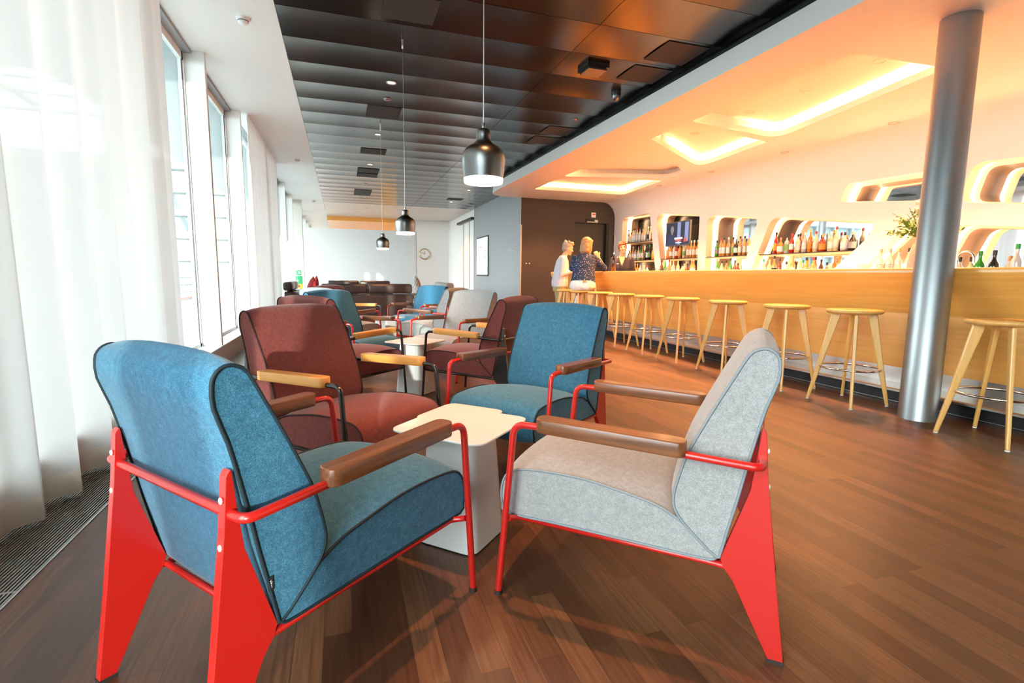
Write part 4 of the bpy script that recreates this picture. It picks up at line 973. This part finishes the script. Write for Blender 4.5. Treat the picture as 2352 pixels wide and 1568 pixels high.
def fuse(name, mb, voxel, mt, parent, it=4):
    o = mb.obj('tmp'); md = o.modifiers.new('r', 'REMESH'); md.mode = 'VOXEL'; md.voxel_size = voxel; md.use_smooth_shade = True
    sm = o.modifiers.new('s', 'SMOOTH'); sm.iterations = it; sm.factor = .5
    dg = bpy.context.evaluated_depsgraph_get(); me = bpy.data.meshes.new_from_object(o.evaluated_get(dg)); bpy.data.objects.remove(o)
    me.name = name; return link(name, me, parent, mt, True)
def limb(mb, pts, rad, n=12):
    P = [Vector(p_) for p_ in pts]
    Q = []; RR = []
    for i in range(len(P)-1):
        for j in range(4):
            t = j/4; Q.append(P[i].lerp(P[i+1], t)); RR.append(rad[i]*(1-t)+rad[i+1]*t)
    Q.append(P[-1]); RR.append(rad[-1])
    mb.tube(Q, RR, n); mb.ball(P[0], rad[0]); mb.ball(P[-1], rad[-1])
    for i in range(1, len(P)-1): mb.ball(P[i], rad[i])
def loft(mb, secs, n=20):
    vs = []
    for (x, y, z, rx, ry) in secs:
        for j in range(n):
            a = 2*math.pi*j/n; vs.append((x+rx*math.cos(a), y+ry*math.sin(a), z))
    k = len(secs)
    mb.add(vs, [(i*n+j, i*n+(j+1)%n, (i+1)*n+(j+1)%n, (i+1)*n+j) for i in range(k-1) for j in range(n)], True)
    mb.add(vs[:n], [tuple(range(n))[::-1]]); mb.add(vs[-n:], [tuple(range(n))])
def hand(mb, wrist, dirv, palm_n, sgn, curl=.5):
    "palm, four unequal bent fingers and a thumb leaving the side of the palm"
    d = Vector(dirv).normalized(); nn = Vector(palm_n); nn = (nn-d*nn.dot(d)).normalized(); s_ = d.cross(nn)*sgn
    w = Vector(wrist)
    for k in range(5): limb(mb, [w+s_*(-.030+.015*k), w+d*.085+s_*(-.033+.0165*k)], [.0125, .0125], 8)
    for k, (L, off) in enumerate(((.068,-.031),(.078,-.010),(.072,.011),(.056,.031))):
        b = w+d*.088+s_*off; a1 = curl*.6; p1 = b+(d*math.cos(a1)+nn*math.sin(a1))*L*.45; a2 = curl*1.5; p2 = p1+(d*math.cos(a2)+nn*math.sin(a2))*L*.32; a3 = curl*2.1; p3 = p2+(d*math.cos(a3)+nn*math.sin(a3))*L*.25
        limb(mb, [b, p1, p2, p3], [.0092,.0086,.0080,.0070], 8)
    b = w+d*.03-s_*.036; p1 = b-s_*.028+d*.030+nn*.010; p2 = p1+d*.030+nn*.012-s_*.004
    limb(mb, [b, p1, p2], [.0125,.0105,.0085], 8)
def head(body, T, root, hair_mt):
    "T places the head: local +x is the face"
    def P(x, y, z): return T @ Vector((x, y, z))
    R3 = T.to_3x3()
    B = lambda x, y, z, a, b_, c: body.ball(P(x,y,z), a, b_, c, 16, R3)
    B(-.012,0,.035,.098,.076,.092); B(.020,0,-.015,.074,.064,.078); B(.040,0,-.070,.045,.046,.040); B(.072,0,-.098,.020,.024,.018)
    B(.092,0,-.010,.014,.011,.026); B(.106,0,-.026,.013,.014,.012); B(.080,0,.032,.022,.050,.014)
    for sy in (-1, 1):
        B(.066,sy*.036,-.026,.024,.022,.022); B(-.006,sy*.077,-.012,.018,.008,.030); B(.088,sy*.011,-.034,.009,.008,.007)
        e = MB(); e.ball(P(.083,sy*.030,.006), .010,.013,.007, 10, R3); e.obj('eye', 'eye_dark', root)
        e = MB(); e.ball(P(.088,sy*.031,.030), .006,.020,.004, 8, R3); e.obj('eyebrow', hair_mt, root)
    l = MB(); l.ball(P(.094,0,-.060), .010,.024,.0055, 10, R3); l.ball(P(.093,0,-.068), .010,.020,.006, 10, R3); l.obj('lips', 'lips', root)
    return P, R3
def person(label, loc, rz):
    return empty('person', loc, rz, label, 'person', None)
# --- woman with short grey hair standing at the bar
p1 = person('woman with short grey hair, pale patterned shirt and khaki trousers standing at the bar', (4.06, 9.27, 0), R(-14))
bd = MB(); T = Matrix.Translation((.135, 0, 1.565)) @ Matrix.Rotation(R(12), 4, 'Y')
P, R3 = head(bd, T, p1, 'hair_grey')
limb(bd, [(.10,0,1.49),(.045,0,1.38)], [.050,.060]); loft(bd, [(0,0,.86,.12,.17),(.0,0,1.0,.11,.15),(.02,0,1.2,.115,.16),(.03,0,1.36,.09,.15),(.04,0,1.42,.06,.09)])
for sy in (-1, 1):
    limb(bd, [(.03,sy*.175,1.36),(-.01,sy*.215,1.08),(.20,sy*.11,1.125),(.235,sy*.075,1.135)], [.045,.038,.028,.026])
    hand(bd, (.235,sy*.075,1.14), (.85,-sy*.5,-.05), (0,-sy*.6,-.8), -sy, .75)
    limb(bd, [(0,sy*.09,.84),(.02,sy*.10,.47),(-.01,sy*.11,.09)], [.085,.058,.040]); limb(bd, [(-.02,sy*.11,.05),(.14,sy*.12,.03)], [.038,.030])
fuse('body', bd, .0075, 'skin', p1)
cl = MB(); loft(cl, [(-.01,0,.83,.155,.205),(-.01,0,.92,.165,.21),(.0,0,1.05,.15,.19),(.02,0,1.2,.14,.19),(.03,0,1.33,.115,.185),(.04,0,1.40,.08,.12),(.055,0,1.435,.065,.075)])
for sy in (-1, 1): limb(cl, [(.03,sy*.165,1.345),(-.01,sy*.215,1.08),(.17,sy*.125,1.118)], [.068,.058,.042])
fuse('shirt', cl, .010, 'floral_pale', p1)
cl = MB(); loft(cl, [(-.01,0,.74,.13,.175),(-.01,0,.88,.14,.185),(0,0,.96,.125,.17)])
for sy in (-1, 1): limb(cl, [(-.005,sy*.09,.80),(.02,sy*.10,.47),(-.01,sy*.11,.10)], [.105,.080,.068])
fuse('trousers', cl, .010, 'khaki', p1)
for sy in (-1, 1):
    sh = MB(); limb(sh, [(-.03,sy*.11,.045),(.13,sy*.12,.036)], [.045,.036]); fuse('shoe', sh, .008, 'shoe', p1)
hr = MB(); hr.ball(P(-.025,0,.055), .102,.086,.088, 16, R3); hr.ball(P(-.060,0,.0), .060,.074,.075, 14, R3); hr.ball(P(.050,0,.105), .055,.060,.028, 14, R3)
rnd = random.Random(2)
for k in range(26):
    a = rnd.uniform(0, 6.28); hr.ball(P(-.01+.075*math.cos(a), .070*math.sin(a), .10+rnd.uniform(-.035,.035)), .026, .022, .020, 8)
fuse('hair', hr, .008, 'hair_grey', p1, 2)
# --- woman with a blond bob sitting on a stool
p2 = person('woman with blond bob, navy floral blouse and white trousers on a bar stool', (4.04, 8.235, 0), R(52))
bd = MB(); T = Matrix.Translation((.20, -.02, 1.585)) @ Matrix.Rotation(R(-32), 4, 'Z') @ Matrix.Rotation(R(8), 4, 'Y')
P, R3 = head(bd, T, p2, 'hair_blond')
limb(bd, [(.175,-.01,1.50),(.13,0,1.40)], [.052,.062]); loft(bd, [(0,0,.84,.13,.18),(.03,0,.98,.12,.17),(.08,0,1.2,.12,.17),(.115,0,1.35,.10,.165),(.13,0,1.42,.06,.09)])
limb(bd, [(.115,-.18,1.355),(.22,-.34,1.175),(.27,-.22,1.36)], [.046,.036,.026]); hand(bd, (.275,-.205,1.375), (.1,.45,.85), (.8,.3,-.2), 1, .8)
limb(bd, [(.115,.18,1.355),(.16,.24,1.165),(.33,.10,1.155)], [.046,.036,.026]); hand(bd, (.335,.095,1.150), (.75,-.55,-.02), (0,0,-1), -1, .5)
for sy in (-1, 1):
    limb(bd, [(.02,sy*.10,.86),(.24,sy*.13,.72),(.20,sy*.13,.37)], [.095,.066,.042]); limb(bd, [(.19,sy*.13,.345),(.30,sy*.14,.335)], [.036,.028])
fuse('body', bd, .0075, 'skin', p2)
cl = MB(); loft(cl, [(-.01,0,.905,.165,.225),(.01,0,.98,.16,.215),(.045,0,1.1,.15,.20),(.08,0,1.22,.14,.205),(.11,0,1.34,.12,.20),(.125,0,1.41,.085,.13),(.135,0,1.44,.07,.085)])
limb(cl, [(.115,-.17,1.345),(.22,-.335,1.185)], [.072,.055]); limb(cl, [(.115,.17,1.345),(.165,.24,1.17)], [.072,.055])
fuse('blouse', cl, .010, 'floral_navy', p2)
cl = MB(); loft(cl, [(.0,0,.795,.155,.20),(-.01,0,.84,.19,.235),(-.01,0,.90,.185,.23),(.0,0,.965,.16,.21)])
for sy in (-1, 1):
    cl.ball((-.055,sy*.10,.86), .12,.115,.09); limb(cl, [(.03,sy*.11,.87),(.24,sy*.13,.73),(.205,sy*.13,.47)], [.108,.085,.062])
tr_ = fuse('trousers', cl, .010, 'white_denim', p2)
pk = MB(); soft_box(pk, -.188, -.15, .82, -.172, -.04, .93, .006, 2); pk.obj('pocket', 'white_denim', tr_); pk = MB(); soft_box(pk, -.192, -.11, .925, -.176, -.03, .965, .006, 2); pk.obj('waist_tag', 'leather_tag', tr_)
for sy in (-1, 1):
    sh = MB(); limb(sh, [(.17,sy*.13,.338),(.31,sy*.14,.328)], [.042,.034]); fuse('shoe', sh, .008, 'shoe', p2)
hr = MB(); hr.ball(P(-.022,0,.050), .112,.097,.098, 16, R3); hr.ball(P(-.062,0,-.035), .072,.098,.11, 16, R3); hr.ball(P(-.055,0,-.105), .070,.108,.065, 16, R3); hr.ball(P(.055,0,.085), .052,.066,.036, 14, R3)
for sy in (-1, 1): hr.ball(P(-.005,sy*.080,-.055), .050,.026,.115, 14, R3)
fuse('hair', hr, .008, 'hair_blond', p2, 3)
# --- bartender behind the bar
p3 = person('bartender with auburn fringe in a dark suit jacket behind the bar', (5.44, 9.32, 0), R(-121))
bd = MB(); T = Matrix.Translation((.03, .0, 1.615)) @ Matrix.Rotation(R(9), 4, 'X') @ Matrix.Rotation(R(6), 4, 'Z')
P, R3 = head(bd, T, p3, 'hair_auburn')
limb(bd, [(.0,0,1.53),(-.01,0,1.42)], [.048,.056]); loft(bd, [(0,0,.9,.11,.16),(0,0,1.05,.10,.14),(0,0,1.22,.11,.15),(-.005,0,1.36,.09,.15),(-.01,0,1.44,.055,.085)])
for sy in (-1, 1):
    limb(bd, [(-.01,sy*.17,1.385),(-.03,sy*.22,1.12),(.12,sy*.17,.98)], [.044,.036,.026]); hand(bd, (.13,sy*.165,.975), (.8,-sy*.2,-.5), (0,-sy*.4,-.8), -sy, .5)
    limb(bd, [(0,sy*.09,.88),(.01,sy*.10,.48),(-.01,sy*.10,.09)], [.085,.056,.040]); limb(bd, [(-.02,sy*.10,.05),(.13,sy*.11,.03)], [.036,.029])
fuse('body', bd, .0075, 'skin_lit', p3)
cl = MB(); loft(cl, [(0,0,.80,.14,.19),(0,0,.95,.135,.18),(0,0,1.08,.12,.16),(.005,0,1.22,.135,.175),(-.005,0,1.35,.11,.175),(-.012,0,1.42,.075,.12)])
for sy in (-1, 1): limb(cl, [(-.01,sy*.165,1.375),(-.03,sy*.222,1.12),(.10,sy*.18,1.0)], [.070,.056,.044])
jk = fuse('jacket', cl, .010, 'suit_navy', p3)
v_ = MB(); v_.add([(.062,-.055,1.425),(.062,.055,1.425),(.095,.042,1.36),(.140,.0,1.215),(.095,-.042,1.36)], [(0,1,2,3,4)]); vv = MB()
for i in range(7):
    t = i/6; z = 1.43-.17*t; hw = .060*(1-t)+.004; vv.add([(.066+.072*t,-hw,z),(.080+.074*t,0,z),(.066+.072*t,hw,z)], [])
vv.f = []; vv.sm = []
for i in range(6): vv.f += [(3*i,3*i+1,3*i+4,3*i+3),(3*i+1,3*i+2,3*i+5,3*i+4)]; vv.sm += [True, True]
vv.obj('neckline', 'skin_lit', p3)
for sy in (-1, 1):
    lp_ = MB(); lp_.tube([(.068,sy*.068,1.43),(.110,sy*.055,1.33),(.146,sy*.012,1.20)], [.010,.020,.008], 8); lp_.obj('lapel', 'suit_navy', jk)
bg_ = MB(); soft_box(bg_, .136, -.105, 1.288, .146, -.060, 1.302, .003, 2); bg_.obj('name_badge', 'white_sign', jk)
cl = MB(); loft(cl, [(0,0,.74,.125,.17),(0,0,.9,.125,.17)])
for sy in (-1, 1): limb(cl, [(0,sy*.09,.80),(.01,sy*.10,.48),(-.01,sy*.10,.10)], [.10,.075,.06])
fuse('trousers', cl, .012, 'suit_navy', p3)
for sy in (-1, 1):
    sh = MB(); limb(sh, [(-.03,sy*.10,.045),(.13,sy*.11,.036)], [.045,.036]); fuse('shoe', sh, .009, 'shoe', p3)
hr = MB(); hr.ball(P(-.028,0,.052), .104,.086,.090, 16, R3); hr.ball(P(-.065,0,-.01), .060,.078,.085, 14, R3); hr.ball(P(.052,0,.068), .048,.066,.036, 14, R3); hr.ball(P(-.10,0,.06), .045,.045,.045, 12, R3)
for sy in (-1, 1): hr.ball(P(.01,sy*.076,.02), .045,.014,.055, 12, R3)
fuse('hair', hr, .008, 'hair_auburn', p3, 3)
